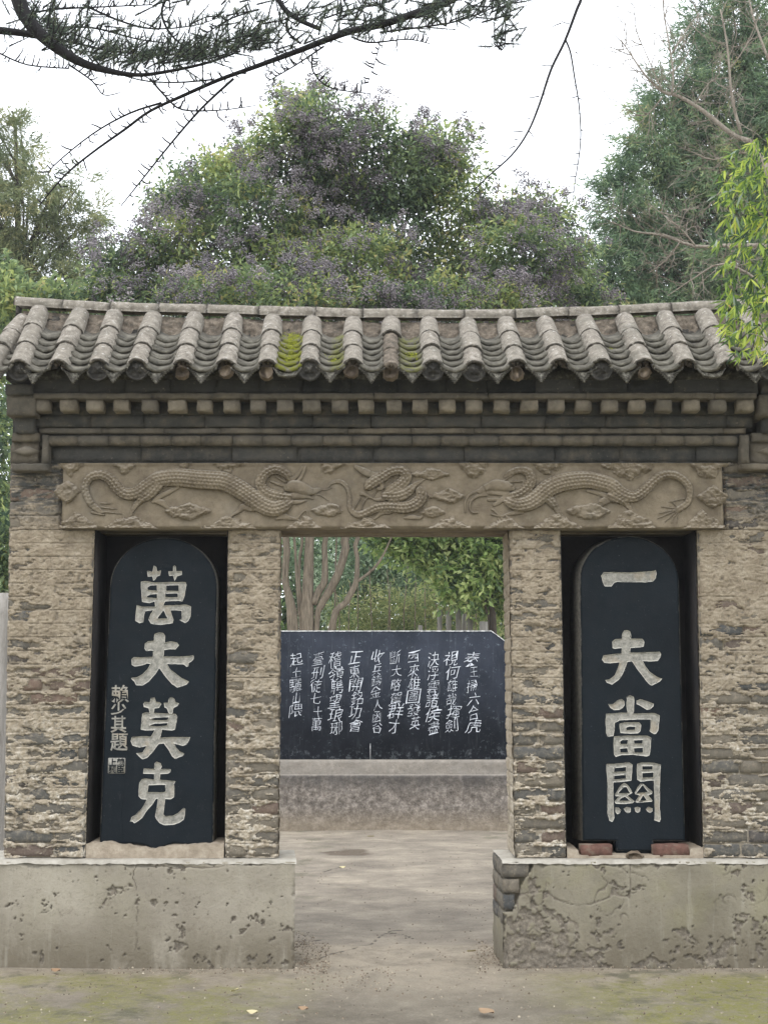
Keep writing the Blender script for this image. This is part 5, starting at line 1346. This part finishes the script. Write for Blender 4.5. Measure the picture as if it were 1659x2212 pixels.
F = np.concatenate([np.stack([i, i+1, i+2], -1), np.stack([i, i+3, i+1], -1), np.stack([i, i+2, i+3], -1), np.stack([i+1, i+3, i+2], -1)])
tb = np.clip(np.repeat(NR.normal(.45, .16, len(bp)), kb)+NR.normal(0, .2, len(c)), 0, 1)
link('berries', fast_mesh('berries', V, F, False, {'tint': np.repeat(tb, 4)}), M['privet_berry'], tree, 'stuff')

# ---- feathery conifers left and right
def conifer(name, label, lobes, Y, mat, trunk, per, seed, base_u, kz=46, lean=0, size=1.0, droop=-.25, tm=.42):
    b = Vector((at(base_u, 1500, Y).x, Y, 0)); r = empty(name, tuple(b)); tag(r, label, 'tree')
    P, N = crown_points(lobes, Y, per, .7, .6)
    # sprays: each clump a flat drooping tuft
    ax = N*.8+NR.normal(size=N.shape)*.45+np.array([0, 0, droop]); ax /= np.linalg.norm(ax, axis=1, keepdims=True)
    t = NR.random(len(P)*kz)[:, None]; c = np.repeat(P, kz, 0)+np.repeat(ax, kz, 0)*t*.34*size+NR.normal(size=(len(P)*kz, 3))*.06*size
    D = np.repeat(ax, kz, 0)*.8+NR.normal(size=c.shape)*.42+np.array([0, 0, -.1]); n = len(c); print(name, n)
    tint = np.clip(np.repeat(NR.normal(tm, .16, len(P)), kz)+NR.normal(0, .13, n)+np.repeat((fbm(P[:, 0]*.8, P[:, 2]*.8, 2, seed)-.5)*.5, kz), 0, 1)
    link('foliage', leaf_quads(c, D, rand_dirs(n), NR.uniform(.07, .16, n)*size, NR.uniform(.014, .028, n)*size, tint, .1), mat, r, 'stuff')
    tubes([[(b.x, b.y, -.05, .22)]+pxpath(trunk, Y)], 'trunk', M['dark_trunk'], r)
    # boughs
    mb = MB()
    for k in range(0, len(P), 9):
        q = P[k]; z = max(q[2]-.5, .5); tx = b.x
        mb.tube([(tx+(q[0]-tx)*.15, b.y, z-.3, .03), (tx+(q[0]-tx)*.6, b.y+(q[1]-b.y)*.5, z+.1, .018), (q[0], q[1], q[2], .006)], 4)
    mb.build('boughs', M['dark_trunk'], r, kind='stuff')
    return r
RC = [(1650, 40, 80, 60), (1570, 60, 80, 70), (1520, 30, 30, 35), (1505, 110, 45, 45), (1600, 160, 110, 80), (1480, 200, 70, 60), (1440, 250, 60, 45), (1560, 270, 120, 80), (1420, 310, 60, 55), (1380, 360, 60, 50), (1470, 360, 100, 70),
      (1340, 400, 45, 42), (1580, 400, 130, 90), (1330, 450, 40, 40), (1400, 450, 90, 60), (1500, 480, 110, 70), (1640, 500, 80, 80), (1360, 520, 60, 50), (1450, 560, 110, 60), (1570, 580, 110, 60), (1340, 590, 80, 50), (1280, 560, 45, 40), (1300, 640, 90, 40), (1450, 640, 140, 50), (1600, 660, 120, 50), (1480, 720, 250, 60), (1720, 250, 120, 120), (1720, 420, 110, 110), (1650, 330, 90, 80)]
conifer('conifer_tree', 'tall grey-green conifer with feathery drooping sprays filling the upper right', RC, 16, M['cypress_green'], [(1640, 1000, 14), (1630, 500, 10), (1610, 100, 6), (1600, -60, 3)], 15, 5, 1640, 62, size=1.1)
LC = [(8, 280, 50, 36), (35, 320, 48, 42), (25, 370, 60, 45), (50, 430, 65, 50), (100, 400, 42, 30), (170, 395, 22, 30), (60, 500, 90, 60), (150, 470, 60, 42), (200, 470, 32, 32), (90, 560, 110, 60), (180, 540, 40, 42), (40, 620, 100, 50), (130, 620, 80, 45), (190, 600, 30, 35), (-60, 450, 80, 100), (-50, 600, 80, 90), (60, 700, 160, 60)]
conifer('conifer_tree', 'olive and yellowish conifer at the left edge with open feathery twigs', LC, 15, M['juniper_olive'], [(30, 1000, 10), (40, 600, 8), (35, 300, 4), (28, 240, 2)], 15, 6, 20, 56, size=.95, tm=.5)

# ---- leafless tree in front of the right conifer
BYR = 11.5
bt_ = Vector((at(1690, 1500, BYR).x, BYR, 0)); bare = empty('bare_tree', tuple(bt_)); tag(bare, 'leafless tree with pale crooked twigs, right edge in front of the conifer', 'tree')
limbs = [[(1620, 305, 7), (1580, 290, 7), (1525, 245, 6), (1470, 210, 5), (1430, 198, 3.5), (1395, 165, 2.5), (1360, 115, 1.8), (1340, 85, 1)],
         [(1450, 205, 3), (1453, 150, 2.4), (1435, 40, 1.8), (1430, -20, 1.2)], [(1452, 115, 2), (1485, 60, 1.5), (1512, 28, 1)], [(1430, 198, 2.2), (1405, 140, 1.5), (1375, 70, .9)],
         [(1600, 290, 5), (1580, 210, 4), (1570, 100, 3), (1555, 20, 2)], [(1659, 130, 4), (1630, 50, 3), (1615, -10, 2)], [(1575, 150, 2), (1610, 100, 1.6), (1640, 30, 1)],
         [(1700, 540, 8), (1659, 532, 7), (1570, 530, 5.5), (1500, 532, 4.5), (1430, 508, 3.5), (1370, 500, 2.2), (1320, 478, 1.2)], [(1500, 530, 3), (1475, 500, 2.2), (1440, 470, 1.5), (1400, 440, 1)],
         [(1570, 530, 3), (1590, 570, 2.5), (1600, 640, 2)], [(1470, 520, 2.5), (1440, 560, 2), (1400, 590, 1.2)], [(1430, 210, 2.4), (1400, 245, 1.8), (1370, 250, 1.2)], [(1500, 225, 2), (1530, 180, 1.8), (1545, 175, 1.2)],
         [(1700, 700, 14), (1690, 540, 12), (1660, 380, 10), (1620, 305, 8)], [(1690, 700, 10), (1640, 610, 4), (1560, 570, 3), (1500, 600, 2), (1440, 640, 1.2)], [(1590, 380, 2.5), (1540, 430, 2), (1530, 450, 1.2)],
         [(1640, 340, 3), (1600, 330, 2.5), (1540, 345, 1.8), (1500, 330, 1)]]
allp = [thin(pxpath(l, BYR, R.uniform(-.4, .4)), .78) for l in limbs]; allp[13] = [(bt_.x, BYR, -.05, .12)]+allp[13]
rb = random.Random(5)
def twig(p, d, L, r, depth, out, rr):
    pts = [(p.x, p.y, p.z, r)]; q = p.copy(); dd = d.copy()
    for k in range(4):
        dd = (dd+Vector((rr.gauss(0, .22), rr.gauss(0, .22), rr.gauss(.03, .2)))).normalized(); q = q+dd*L/4; pts.append((q.x, q.y, q.z, r*(1-(k+1)/4.6)))
        if depth > 0 and rr.random() < .75: twig(q, (dd+Vector((rr.gauss(0, .7), rr.gauss(0, .5), rr.gauss(0, .7)))).normalized(), L*.62, r*.6, depth-1, out, rr)
    out.append(pts)
ex = []
for l in allp:
    for k in range(len(l)-1):
        a_, b_ = Vector(l[k][:3]), Vector(l[k+1][:3])
        if a_.z < 2: continue
        for _ in range(4):
            t = rb.random(); d = (b_-a_).normalized(); dd = (d*.5+Vector((rb.gauss(0, .6), rb.gauss(0, .5), rb.gauss(.0, .6)))).normalized()
            twig(a_+(b_-a_)*t, dd, rb.uniform(.25, .65), .009, 2, ex, rb)
tubes(allp, 'limb', M['pale_twig'], bare, seg=6)
mb = MB()
for t in ex: mb.tube(t, 3, False)
mb.build('twigs', M['pale_twig'], bare, kind='stuff')

# ---- bamboo leaning in at the right edge
bam = empty('bamboo', (at(1700, 1500, -1.2).x, -1.2, 0)); tag(bam, 'bright yellow-green bamboo leaning in over the right end of the roof', 'bamboo')
BYB = -1.2
culms = [[(1740, 2100, 4), (1730, 1500, 4), (1700, 900, 3.5), (1680, 500, 2.5), (1640, 330, 1.3)], [(1760, 2100, 4), (1740, 1300, 3.5), (1690, 760, 2.5), (1640, 640, 1.5), (1590, 620, .8)], [(1690, 560, 1.6), (1650, 470, 1.2), (1590, 420, .8)], [(1720, 800, 2), (1670, 740, 1.4), (1620, 720, .8)]]
cp = [pxpath(c, BYB, R.uniform(-.2, .2)) for c in culms]; cp[0][0] = (cp[0][0][0], BYB, -.02, cp[0][0][3]); cp[1][0] = (cp[1][0][0], BYB, -.02, cp[1][0][3])
tubes(cp, 'culm', M['pale_twig'], bam, seg=6)
spots = []
def inzone(u, v):
    edge = np.interp(v, [285, 330, 380, 420, 470, 520, 560, 610, 650, 700, 730, 770], [1640, 1590, 1562, 1555, 1560, 1552, 1580, 1550, 1562, 1556, 1568, 1610])
    dens = np.interp(v, [285, 330, 400, 480, 540, 590, 640, 700, 740, 775], [.25, .8, .9, .75, .4, .8, 1, 1, .8, .3])
    return u > edge-6+8*math.sin(v*.13), dens
rb = random.Random(3)
leaf_obj = []
while len(spots) < 760:
    u, v = rb.uniform(1545, 1760), rb.uniform(285, 775); ok, de = inzone(u, v)
    if ok and rb.random() < de: spots.append((u, v))
lv_meshes = []
def bamboo_leaf(tv):
    V = []; n = 6
    for i in range(n+1):
        t = i/n; w = .5*math.sin(math.pi*min(t*1.15+.04, 1)**.7)*.16; z = -.14*t*t
        V += [(-w, t, z+.02*0), (0, t, z-.012), (w, t, z)]
    F = []
    for i in range(n):
        a = i*3; F += [[a, a+1, a+4, a+3], [a+1, a+2, a+5, a+4]]
    return fast_mesh('leaf', np.array(V), F, True, {'tint': np.full(len(V), tv)})
lv_g = [bamboo_leaf(t) for t in (.05, .2, .35, .5, .62, .75, .88)]; lv_grey = [bamboo_leaf(t) for t in (.3, .8)]; lv_dry = bamboo_leaf(1.0)
cnt = 0; rest = []
spots.sort(key=lambda s: (s[0] > 1665, rb.random()))
for (u, v) in spots:
    y = BYB+rb.uniform(-.22, .3); c = at(u, v, y); k = rb.choice([2, 3, 3, 4])
    base_a = rb.gauss(-115, 30)
    for j in range(k):
        a = math.radians(base_a+(j-(k-1)/2)*rb.uniform(18, 30)); d = Vector((math.cos(a), rb.uniform(-.5, .3), math.sin(a))).normalized()
        L = rb.choice([.036, .05, .06, .075])*rb.uniform(.85, 1.15); nh = Vector((rb.gauss(0, .4), -1, rb.gauss(.4, .4))); x = d.cross(nh).normalized(); zz = x.cross(d)
        if cnt < 299 and u < 1668 and (u < 1600 or rb.random() < .4):
            rr_ = rb.random(); me, mt = (lv_grey[rb.randrange(2)], M['bamboo_leaf_grey']) if rr_ < .17 else (lv_dry, M['bamboo_green']) if rr_ < .185 else (lv_g[rb.randrange(7)], M['bamboo_green'])
            o = link('leaf', me, mt, bam); m = Matrix(((x.x*L, d.x*L, zz.x*L, c.x), (x.y*L, d.y*L, zz.y*L, c.y), (x.z*L, d.z*L, zz.z*L, c.z), (0, 0, 0, 1))); o.matrix_basis = m; cnt += 1
        else: rest.append((tuple(c), tuple(d), tuple(nh), L))
P_ = np.array([r[0] for r in rest]); D_ = np.array([r[1] for r in rest]); N_ = np.array([r[2] for r in rest]); L_ = np.array([r[3] for r in rest])
link('leaves', leaf_quads(P_, D_, N_, L_, L_*.16, NR.uniform(0, .95, len(L_)), .15, 'leaves'), M['bamboo_green'], bam, 'stuff')

# ---- conifer bough hanging into the top of the picture
FY = -3.0
br = empty('conifer_bough', tuple(at(40, -10, FY))); tag(br, 'dark needled conifer bough reaching across the top left of the sky', 'tree branch')
mains = [[(30, -60, 14, 0), (42, 0, 14, 0), (60, 40, 13, 0), (100, 85, 11, 0), (165, 130, 8.5, 0), (230, 152, 6, 0), (300, 162, 3.6, 0), (375, 152, 3, 0), (450, 135, 2.4, 0), (520, 110, 1.6, 0)],
         [(-40, 66, 8), (0, 66, 8), (50, 72, 7), (80, 78, 6)],
         [(1010, -25, 7), (975, 0, 7), (900, 28, 7), (829, 52, 6.5), (750, 70, 6), (650, 108, 5.2), (550, 145, 4.2), (475, 172, 3.6), (400, 205, 3.2), (325, 240, 2.6), (270, 280, 2.4), (200, 330, 2), (140, 380, 1.7), (85, 445, 1)],
         [(505, 170, 2.8), (435, 235, 2.4), (370, 310, 2), (310, 385, 1.6), (262, 445, 1)],
         [(350, 222, 2.4), (280, 245, 2), (200, 290, 1.6), (115, 360, 1.2), (107, 385, .8)],
         [(325, 170, 2.2), (360, 210, 2), (395, 237, 1.8), (475, 238, 1.3), (552, 228, .8)],
         [(598, -5, 5), (620, 25, 5.5), (650, 45, 5), (690, 62, 4.5)], [(625, 30, 3), (620, 65, 2.6), (650, 95, 2)],
         [(675, 120, 2), (677, 155, 1.6), (715, 190, 1.3), (800, 202, .9)], [(700, 100, 2), (640, 140, 1.5), (580, 175, 1)],
         [(0, 115, 1.8), (60, 140, 1.6), (150, 148, 1.4)], [(150, 140, 2), (200, 175, 1.6), (225, 205, 1.2), (260, 200, .9)],
         [(360, -5, 3), (350, 30, 2.6), (370, 75, 2.2), (410, 110, 1.4)], [(180, 10, 2.4), (260, 45, 2.2), (330, 62, 1.8), (420, 55, 1.2), (480, 35, .8)],
         [(820, 70, 2.2), (900, 60, 2), (990, 45, 1.8), (1080, 10, 1.4), (1120, -10, 1)], [(1070, -5, 2), (1090, 40, 1.6), (1090, 95, 1.2), (1082, 110, .9)], [(760, 80, 2), (800, 92, 1.8), (880, 85, 1.3), (930, 95, .8)],
         [(60, 30, 2.4), (120, 20, 2), (220, 15, 1.6), (330, 10, 1.2)], [(90, 80, 3), (150, 90, 2.6), (240, 110, 2), (340, 118, 1.6), (430, 112, 1)], [(110, 60, 2.4), (200, 60, 2), (300, 85, 1.6), (380, 95, 1)],
         [(560, 20, 2), (500, 40, 1.6), (450, 70, 1.2), (420, 100, .8)], [(700, 40, 2), (760, 20, 1.6), (820, 10, 1.2), (880, -10, .8)], [(740, -5, 2), (760, 30, 1.6), (790, 45, 1.2), (830, 40, .8)],
         [(460, 172, 1.8), (380, 178, 1.6), (300, 172, 1.4), (200, 140, 1)], [(800, 205, .9), (797, 225, .5)], [(820, 100, 1), (805, 150, .7), (795, 180, .4)]]
FP_ = []
for i, m_ in enumerate(mains): FP_.append(thin(pxpath([p[:3] for p in m_], FY+(i % 5-2)*.10, 0), 1.25 if i in (0, 2) else 1.1))
tubes(FP_, 'limb', M['dark_bark'], br, seg=7, sub=4)
spur = MB(); tufts = []
rb = random.Random(9)
bare_ids = {3, 4, 5}
for i, l in enumerate(FP_):
    L = smooth_path(l, 6)
    for a_, b_ in zip(L[:-1], L[1:]):
        A_, B_ = Vector(a_[:3]), Vector(b_[:3]); seg = (B_-A_); ln = seg.length
        # needles thin out towards the hanging tips
        mx, mz = A_.x, A_.z
        vv = 1106-FP*math.tan(math.atan2(A_.z-CAM_Z, A_.y-CAM_Y)-TILT); uu = 829.5+A_.x/px(A_.y)
        leafy = (vv < 175 and not (i in bare_ids)) and not (uu < 330 and vv > 170)
        n = ln/(.014 if leafy else .028); n = int(n)+(rb.random() < n-int(n))
        for _ in range(n):
            t = rb.random(); p = A_+seg*t; d0 = seg.normalized()
            sgn = 1 if rb.random() < .75 else -1
            side = Vector((-d0.z, 0, d0.x))*sgn; kx_ = rb.gauss(0, .35)
            if side.z < 0 and rb.random() < .55: side = -side
            dr = (side+d0*rb.uniform(-.1, .7)+Vector((0, rb.gauss(0, .6), 0))).normalized(); LL = rb.uniform(.014, .038)*(1.25 if not leafy else 1)
            c1 = p+dr*LL*.5; c2 = c1+(dr+Vector((kx_, 0, rb.uniform(.1, 1.1)))).normalized()*LL*rb.uniform(.3, .7)
            spur.tube([(p.x, p.y, p.z, .0027), (c1.x, c1.y, c1.z, .0025), (c2.x, c2.y, c2.z, .0018)], 4, False)
            if leafy and rb.random() < .9: tufts.append((c2, dr))
            elif not leafy and rb.random() < .03: tufts.append((c2, dr))
# extra needled sprays filling the body of the bough
def fill(u0, u1, vf, v_lo, n):
    for _ in range(n):
        u = rb.uniform(u0, u1); v1_ = vf(u); v = rb.uniform(v_lo(u), v1_); p = at(u, v, FY+rb.uniform(-.35, .35))
        d = Vector((rb.gauss(.5, .5), rb.gauss(0, .4), rb.gauss(.5, .4))).normalized(); L = rb.uniform(.04, .11)
        q = p+d*L; spur.tube([(p.x, p.y, p.z, .0034), (q.x, q.y, q.z, .0016)], 3, False)
        for k in range(5): tufts.append((p+d*L*(k+.5)/5, (d+Vector((rb.gauss(0, .7), rb.gauss(0, .7), rb.gauss(.2, .7)))).normalized()))
fill(60, 560, lambda u: float(np.interp(u, [60, 100, 200, 300, 400, 560], [60, 95, 140, 155, 142, 110])), lambda u: float(np.interp(u, [60, 150, 300, 420, 560], [20, 75, 112, 100, 70])), 330)
fill(0, 130, lambda u: 110, lambda u: 5, 30); fill(100, 560, lambda u: 75, lambda u: -5, 60)
fill(560, 1120, lambda u: float(np.interp(u, [560, 700, 850, 1000, 1120], [130, 85, 75, 55, 40])), lambda u: float(np.interp(u, [560, 700, 850, 1120], [50, 10, 0, -8])), 190)
fill(1060, 1120, lambda u: 110, lambda u: 60, 16)
spur.build('spurs', M['dark_bark'], br, kind='stuff')
tp_ = np.array([tuple(t[0]) for t in tufts]); td_ = np.array([tuple(t[1]) for t in tufts]); kn = 9
c = np.repeat(tp_, kn, 0)+NR.normal(size=(len(tp_)*kn, 3))*.0022; D = np.repeat(td_, kn, 0)*.6+rand_dirs(len(c)); n = len(c); print('needles', n)
tint = np.clip(np.repeat(NR.normal(.5, .2, len(tp_)), kn)+NR.normal(0, .12, n), 0, 1)
link('needles', leaf_quads(c, D, rand_dirs(n), NR.uniform(.010, .022, n), np.full(n, .0017), tint, .0, 'needles'), M['needle'], br, 'stuff')
# two long bare twigs hanging from above
tw = empty('hanging_twig', tuple(at(1255, -10, FY))); tag(tw, 'long bare forked twig hanging down against the white sky, right of the bough', 'twig')
TW = [pxpath([(1262, -40, 4), (1254, 0, 3.6), (1245, 22, 3.4), (1220, 88, 3), (1190, 150, 2.8), (1165, 225, 2.5), (1140, 285, 2.2), (1105, 335, 2), (1050, 385, 1.6), (1005, 430, 1.2), (965, 468, .7)], FY),
      pxpath([(1222, 88, 2.2), (1232, 115, 1.9), (1241, 170, 1.7), (1250, 225, 1.5), (1254, 290, 1.3), (1250, 340, 1.2), (1242, 390, 1.1), (1237, 435, .7)], FY)]
tubes(TW, 'stem', M['dark_bark'], tw, sub=4)
mb = MB()
for (u, v, du, dv) in [(1230, 50, -18, -4), (1212, 50, -20, 8), (1194, 142, -28, -2), (1164, 208, -22, 3), (1145, 256, -7, 0), (1130, 283, -22, 1), (1140, 282, 12, 14), (1118, 300, -8, 1), (1113, 315, -16, 8), (1094, 337, -12, -2), (1083, 357, -14, -2), (1066, 365, -18, -2), (1243, 112, 5, 4), (1247, 208, -14, 4), (1250, 212, 6, 3), (1254, 280, 5, 2),
                       (1252, 331, -10, 0), (1249, 354, -16, 0), (1244, 381, -14, 0), (1240, 414, -14, 2), (1255, 300, -4, 1), (1241, 185, 4, 0), (1250, 244, 4, 2), (1172, 205, 4, -3), (1180, 175, 5, 2)]:
    mb.tube(pxpath([(u, v, 1.3), (u+du*.5, v+dv*.3+1, 1.1), (u+du, v+dv, .7)], FY), 4, False)
mb.build('spurs', M['dark_bark'], tw, kind='stuff')

# ================================================================== BEHIND THE GATE, SEEN THROUGH THE PASSAGE
def leafy_mass(name, label, cat, lobes, Y, mat, per, kz, L, W_, sig, tm=.45, ts=.2, parent=None, yj=.6, trunks=None, tmat='dark_trunk', droop=0.0, seed=0):
    u0 = lobes[0][0]; r = empty(name, (at(u0, 1500, Y).x, Y, 0)); tag(r, label, cat)
    P, N = crown_points(lobes, Y, per, .6, .7, yj)
    keep = P[:, 2] > .05; P = P[keep]; N = N[keep]
    c = np.repeat(P, kz, 0)+NR.normal(size=(len(P)*kz, 3))*sig; D = np.repeat(N, kz, 0)*.4+NR.normal(size=c.shape)*.6+np.array([0, 0, droop]); n = len(c); print(name, n)
    c[:, 2] = np.maximum(c[:, 2], .02)
    tint = np.clip(np.repeat(NR.normal(tm, ts, len(P)), kz)+NR.normal(0, .12, n), 0, 1)
    link('foliage', leaf_quads(c, D, rand_dirs(n)*.7+np.array([0, 0, .8]), NR.uniform(L*.7, L*1.25, n), NR.uniform(W_*.7, W_*1.2, n), tint), mat, r, 'stuff')
    if trunks:
        tubes([[(at(t[0][0], 1500, Y).x, Y, -.05, t[0][2]*px(Y)*1.2)]+pxpath(t, Y) for t in trunks], 'trunk', M[tmat], r)
    return r
leafy_mass('broadleaf_tree', 'glossy bright green tree seen at the top right of the passage', 'tree', [(900, 1150, 90, 40), (1000, 1150, 100, 50), (1080, 1180, 80, 60), (960, 1200, 60, 35), (860, 1175, 60, 30), (1050, 1240, 80, 50), (1000, 1260, 60, 40), (1090, 1290, 60, 50), (940, 1090, 180, 50), (1150, 1150, 90, 80)], 12.5, M['wood_green'], 26, 34, .12, .055, .12, .62, .24, trunks=[[(1066, 1365, 7), (1060, 1300, 6), (1050, 1150, 4)], [(1058, 1365, 3), (1048, 1310, 3), (1045, 1200, 2)]])
leafy_mass('broadleaf_tree', 'blue-green small-leaved tree in mid distance through the passage', 'tree', [(800, 1240, 60, 30), (870, 1255, 70, 26), (820, 1200, 80, 30), (930, 1270, 60, 30), (760, 1180, 70, 50), (720, 1250, 40, 60), (640, 1200, 60, 50), (690, 1300, 50, 50)], 18, M['wood_bluegreen'], 14, 30, .10, .04, .14, .45, .24, trunks=[[(925, 1365, 4), (928, 1280, 3), (928, 1200, 3)], [(884, 1365, 3), (880, 1290, 2.5), (872, 1240, 2)], [(790, 1365, 3), (788, 1280, 2.5), (786, 1240, 2)]])
leafy_mass('shrub', 'yellow-olive dry shrubs standing in a row behind the board', 'shrub', [(770, 1330, 50, 45), (820, 1320, 50, 45), (870, 1330, 55, 42), (920, 1320, 45, 50), (960, 1300, 40, 50), (1000, 1300, 45, 50), (1050, 1330, 40, 40), (800, 1380, 90, 40), (900, 1390, 90, 40), (1000, 1400, 100, 50)], 15.5, M['dry_shrub'], 14, 34, .11, .02, .13, .5, .25, droop=.1)
leafy_mass('tree_row', 'dark mass of trees closing the view far behind the board', 'trees', [(u, v, 110, 80) for u in range(-100, 1850, 150) for v in (1130, 1240, 1330, 1420)], 24, M['wood_green'], 3.0, 34, .22, .09, .22, .38, .24, yj=1.2)
far = bpy.data.objects['tree_row']; far['kind'] = 'stuff'
cane = empty('cane_clump', (at(870, 1500, 14.6).x, 14.6, 0)); tag(cane, 'thin upright canes standing among the yellowish shrubs behind the board', 'canes')
mb = MB()
for u_ in list(range(742, 1060, 22)):
    u_ = u_+R.uniform(-14, 14); tp_v = R.uniform(1215, 1290); P_ = pxpath([(u_, 1400, 1.3), (u_+R.uniform(-3, 3), 1330, 1.2), (u_+R.uniform(-8, 8), tp_v, .8)], 14.6+R.uniform(-.5, .5)); g0 = P_[0]
    mb.tube([(g0[0], g0[1], -.02, g0[3])]+P_, 4)
mb.build('canes', M['tan_bark'], cane, kind='stuff')
# stone posts
for (ua, ub_, vt, Y, lb) in ((903, 913, 1350, 12.4, 'low grey stone post just above the board, pale cap'), (944, 955, 1316, 13.2, 'leftmost tall grey stone post behind the board'), (963, 975, 1321, 12.9, 'second tall stone post behind the board, pale top'),
                             (984, 997, 1316, 13.0, 'tallest pale stone post, third in the row behind the board'), (998, 1007, 1325, 13.6, 'narrow buff stone post right of the tallest one'), (1009, 1021, 1330, 13.1, 'dark grey squat stone post, fifth in the row'), (1036, 1054, 1342, 12.2, 'broad grey stone post by the dark tree trunk')):
    a_, b_ = at(ua, vt, Y), at(ub_, vt, Y); w = (b_.x-a_.x); o = link('stone_post', rough_block('stone_post', w, w*.9, a_.z+.05, int(ua), nx=3, nz=10, amp=.012, rnd=.02), M['post'])
    o.location = ((a_.x+b_.x)/2, Y, (a_.z-.05)/2); tag(o, lb, 'stone post', 'stone posts behind the board')
# left margin: post, shrub with reddish young leaves, paved edge
a_, b_ = at(-22, 1280, 3.2), at(16, 1280, 3.2)
o = link('stone_post', rough_block('stone_post', b_.x-a_.x, .2, a_.z+.05, 5, nx=4, nz=14, amp=.008, rnd=.015), M['post']); o.location = ((a_.x+b_.x)/2, 3.2, (a_.z-.05)/2)
tag(o, 'tall plain grey stone post at the far left edge beside the gateway', 'stone post')
leafy_mass('shrub', 'dark evergreen shrub in the gap left of the gateway', 'shrub', [(-20, 1060, 50, 120), (5, 1180, 40, 90), (-30, 950, 60, 90), (0, 900, 30, 50), (-20, 1280, 50, 60)], 8, M['privet_leaf'], 24, 26, .11, .045, .10, .35, .22, trunks=[[(-10, 1400, 4), (-8, 1000, 3)]])
leafy_mass('broadleaf_tree', 'glossy green and purple-tinged tree behind the left end of the roof', 'tree', [(-10, 600, 40, 40), (20, 650, 40, 50), (0, 720, 60, 60), (60, 655, 40, 25), (110, 655, 60, 25), (-40, 800, 60, 80), (190, 655, 60, 25)], 10, M['privet_leaf'], 22, 34, .13, .045, .10, .5, .2, trunks=[[(-60, 1400, 8), (-50, 900, 6), (-10, 700, 3)]])

# added haze volume: lifts the dark gaps, so far crowns go pale
hz = MB().box(-152, 152, -42, 205, -1.2, 14).build('haze', None, None); hz['kind'] = 'stuff'; hz['label'] = 'thin pale haze volume added over the whole garden to lift dark tones'
hm, hnt = new_mat('haze_lift'); pv = hnt.nodes.new('ShaderNodeVolumePrincipled'); pv.inputs['Color'].default_value = (.97, .985, 1, 1); pv.inputs['Density'].default_value = .0011; pv.inputs['Anisotropy'].default_value = .2
ho = hnt.nodes.new('ShaderNodeOutputMaterial'); hnt.links.new(pv.outputs[0], ho.inputs['Volume']); hz.data.materials.append(hm)
# ================================================================== SMALL THINGS ON THE GROUND
def fallen(u, v, L, seed):
    g_ = ground_at(u, v); r = random.Random(seed); V = []; n = 5
    for i in range(n+1):
        t = i/n; w = .28*math.sin(math.pi*(t*.9+.05)); V += [(-w*L, (t-.5)*L, .012*abs(t-.5)*2), (0, (t-.5)*L, .004), (w*L, (t-.5)*L, .014)]
    F = []
    for i in range(n): a = i*3; F += [[a, a+1, a+4, a+3], [a+1, a+2, a+5, a+4]]
    o = link('fallen_leaf', fast_mesh('fallen_leaf', np.array(V), F, True), M['dead_leaf']); o.location = (g_.x, g_.y, .017); o.rotation_euler = (0, 0, r.uniform(0, 6)); return o
for i, (u, v, L, lb) in enumerate([(1018, 2064, .05, 'pale yellow leaf lying on the ground before the right plinth'), (1050, 2196, .09, 'large dry buff leaf at the bottom edge of the picture'), (507, 2150, .06, 'curled dark leaf on the mossy ground before the left plinth'), (545, 2198, .05, 'small brown leaf near the bottom, left of centre'),
        (121, 2106, .05, 'yellowish leaf against the foot of the left plinth'), (592, 2085, .04, 'dry leaf crumb just right of the left plinth corner'), (801, 1812, .06, 'pale leaf lying far back near the black board'), (740, 1880, .05, 'small pale leaf on the passage floor'), (655, 2190, .045, 'tiny dark leaf on the front ground near the middle')]):
    tag(fallen(u, v, L, i), lb, 'leaf', 'leaves fallen on the ground')
# litter of crumbs at both plinth ends
V = []; F = []; rb = random.Random(4)
for (u0, u1, v0, v1, n) in ((636, 712, 2040, 2110, 300), (1025, 1084, 2035, 2110, 170), (640, 680, 2020, 2050, 80), (200, 640, 2096, 2110, 120), (1085, 1659, 2090, 2104, 130), (0, 1659, 2100, 2212, 420), (640, 1050, 1800, 2090, 330), (640, 860, 2085, 2150, 160)):
    for _ in range(n):
        g_ = ground_at(rb.uniform(u0, u1), rb.uniform(v0, v1)); s = rb.uniform(.002, .007); a = rb.uniform(0, 6); b = len(V)
        for k in range(3): V.append((g_.x+math.cos(a+k*2.1)*s*rb.uniform(.6, 1.6), g_.y+math.sin(a+k*2.1)*s, .012+rb.uniform(0, .004)))
        V.append((g_.x, g_.y, .018+s*.6)); F += [[b, b+1, b+3], [b+1, b+2, b+3], [b+2, b, b+3]]
g = G('leaf_litter'); M['litter'] = g.out(g.ramp(g.noise(40, 2), [(.35, (.07, .055, .038)), (.5, (.17, .13, .09)), (.65, (.42, .37, .28))]), .9)
o = link('leaf_litter', fast_mesh('leaf_litter', np.array(V), F), M['litter']); tag(o, 'brown crumbs of leaf and grit scattered by the plinth ends', None, None, 'stuff')
print('objects', len(bpy.data.objects), 'tris', sum(len(o.data.polygons) for o in bpy.data.objects if o.type == 'MESH'))
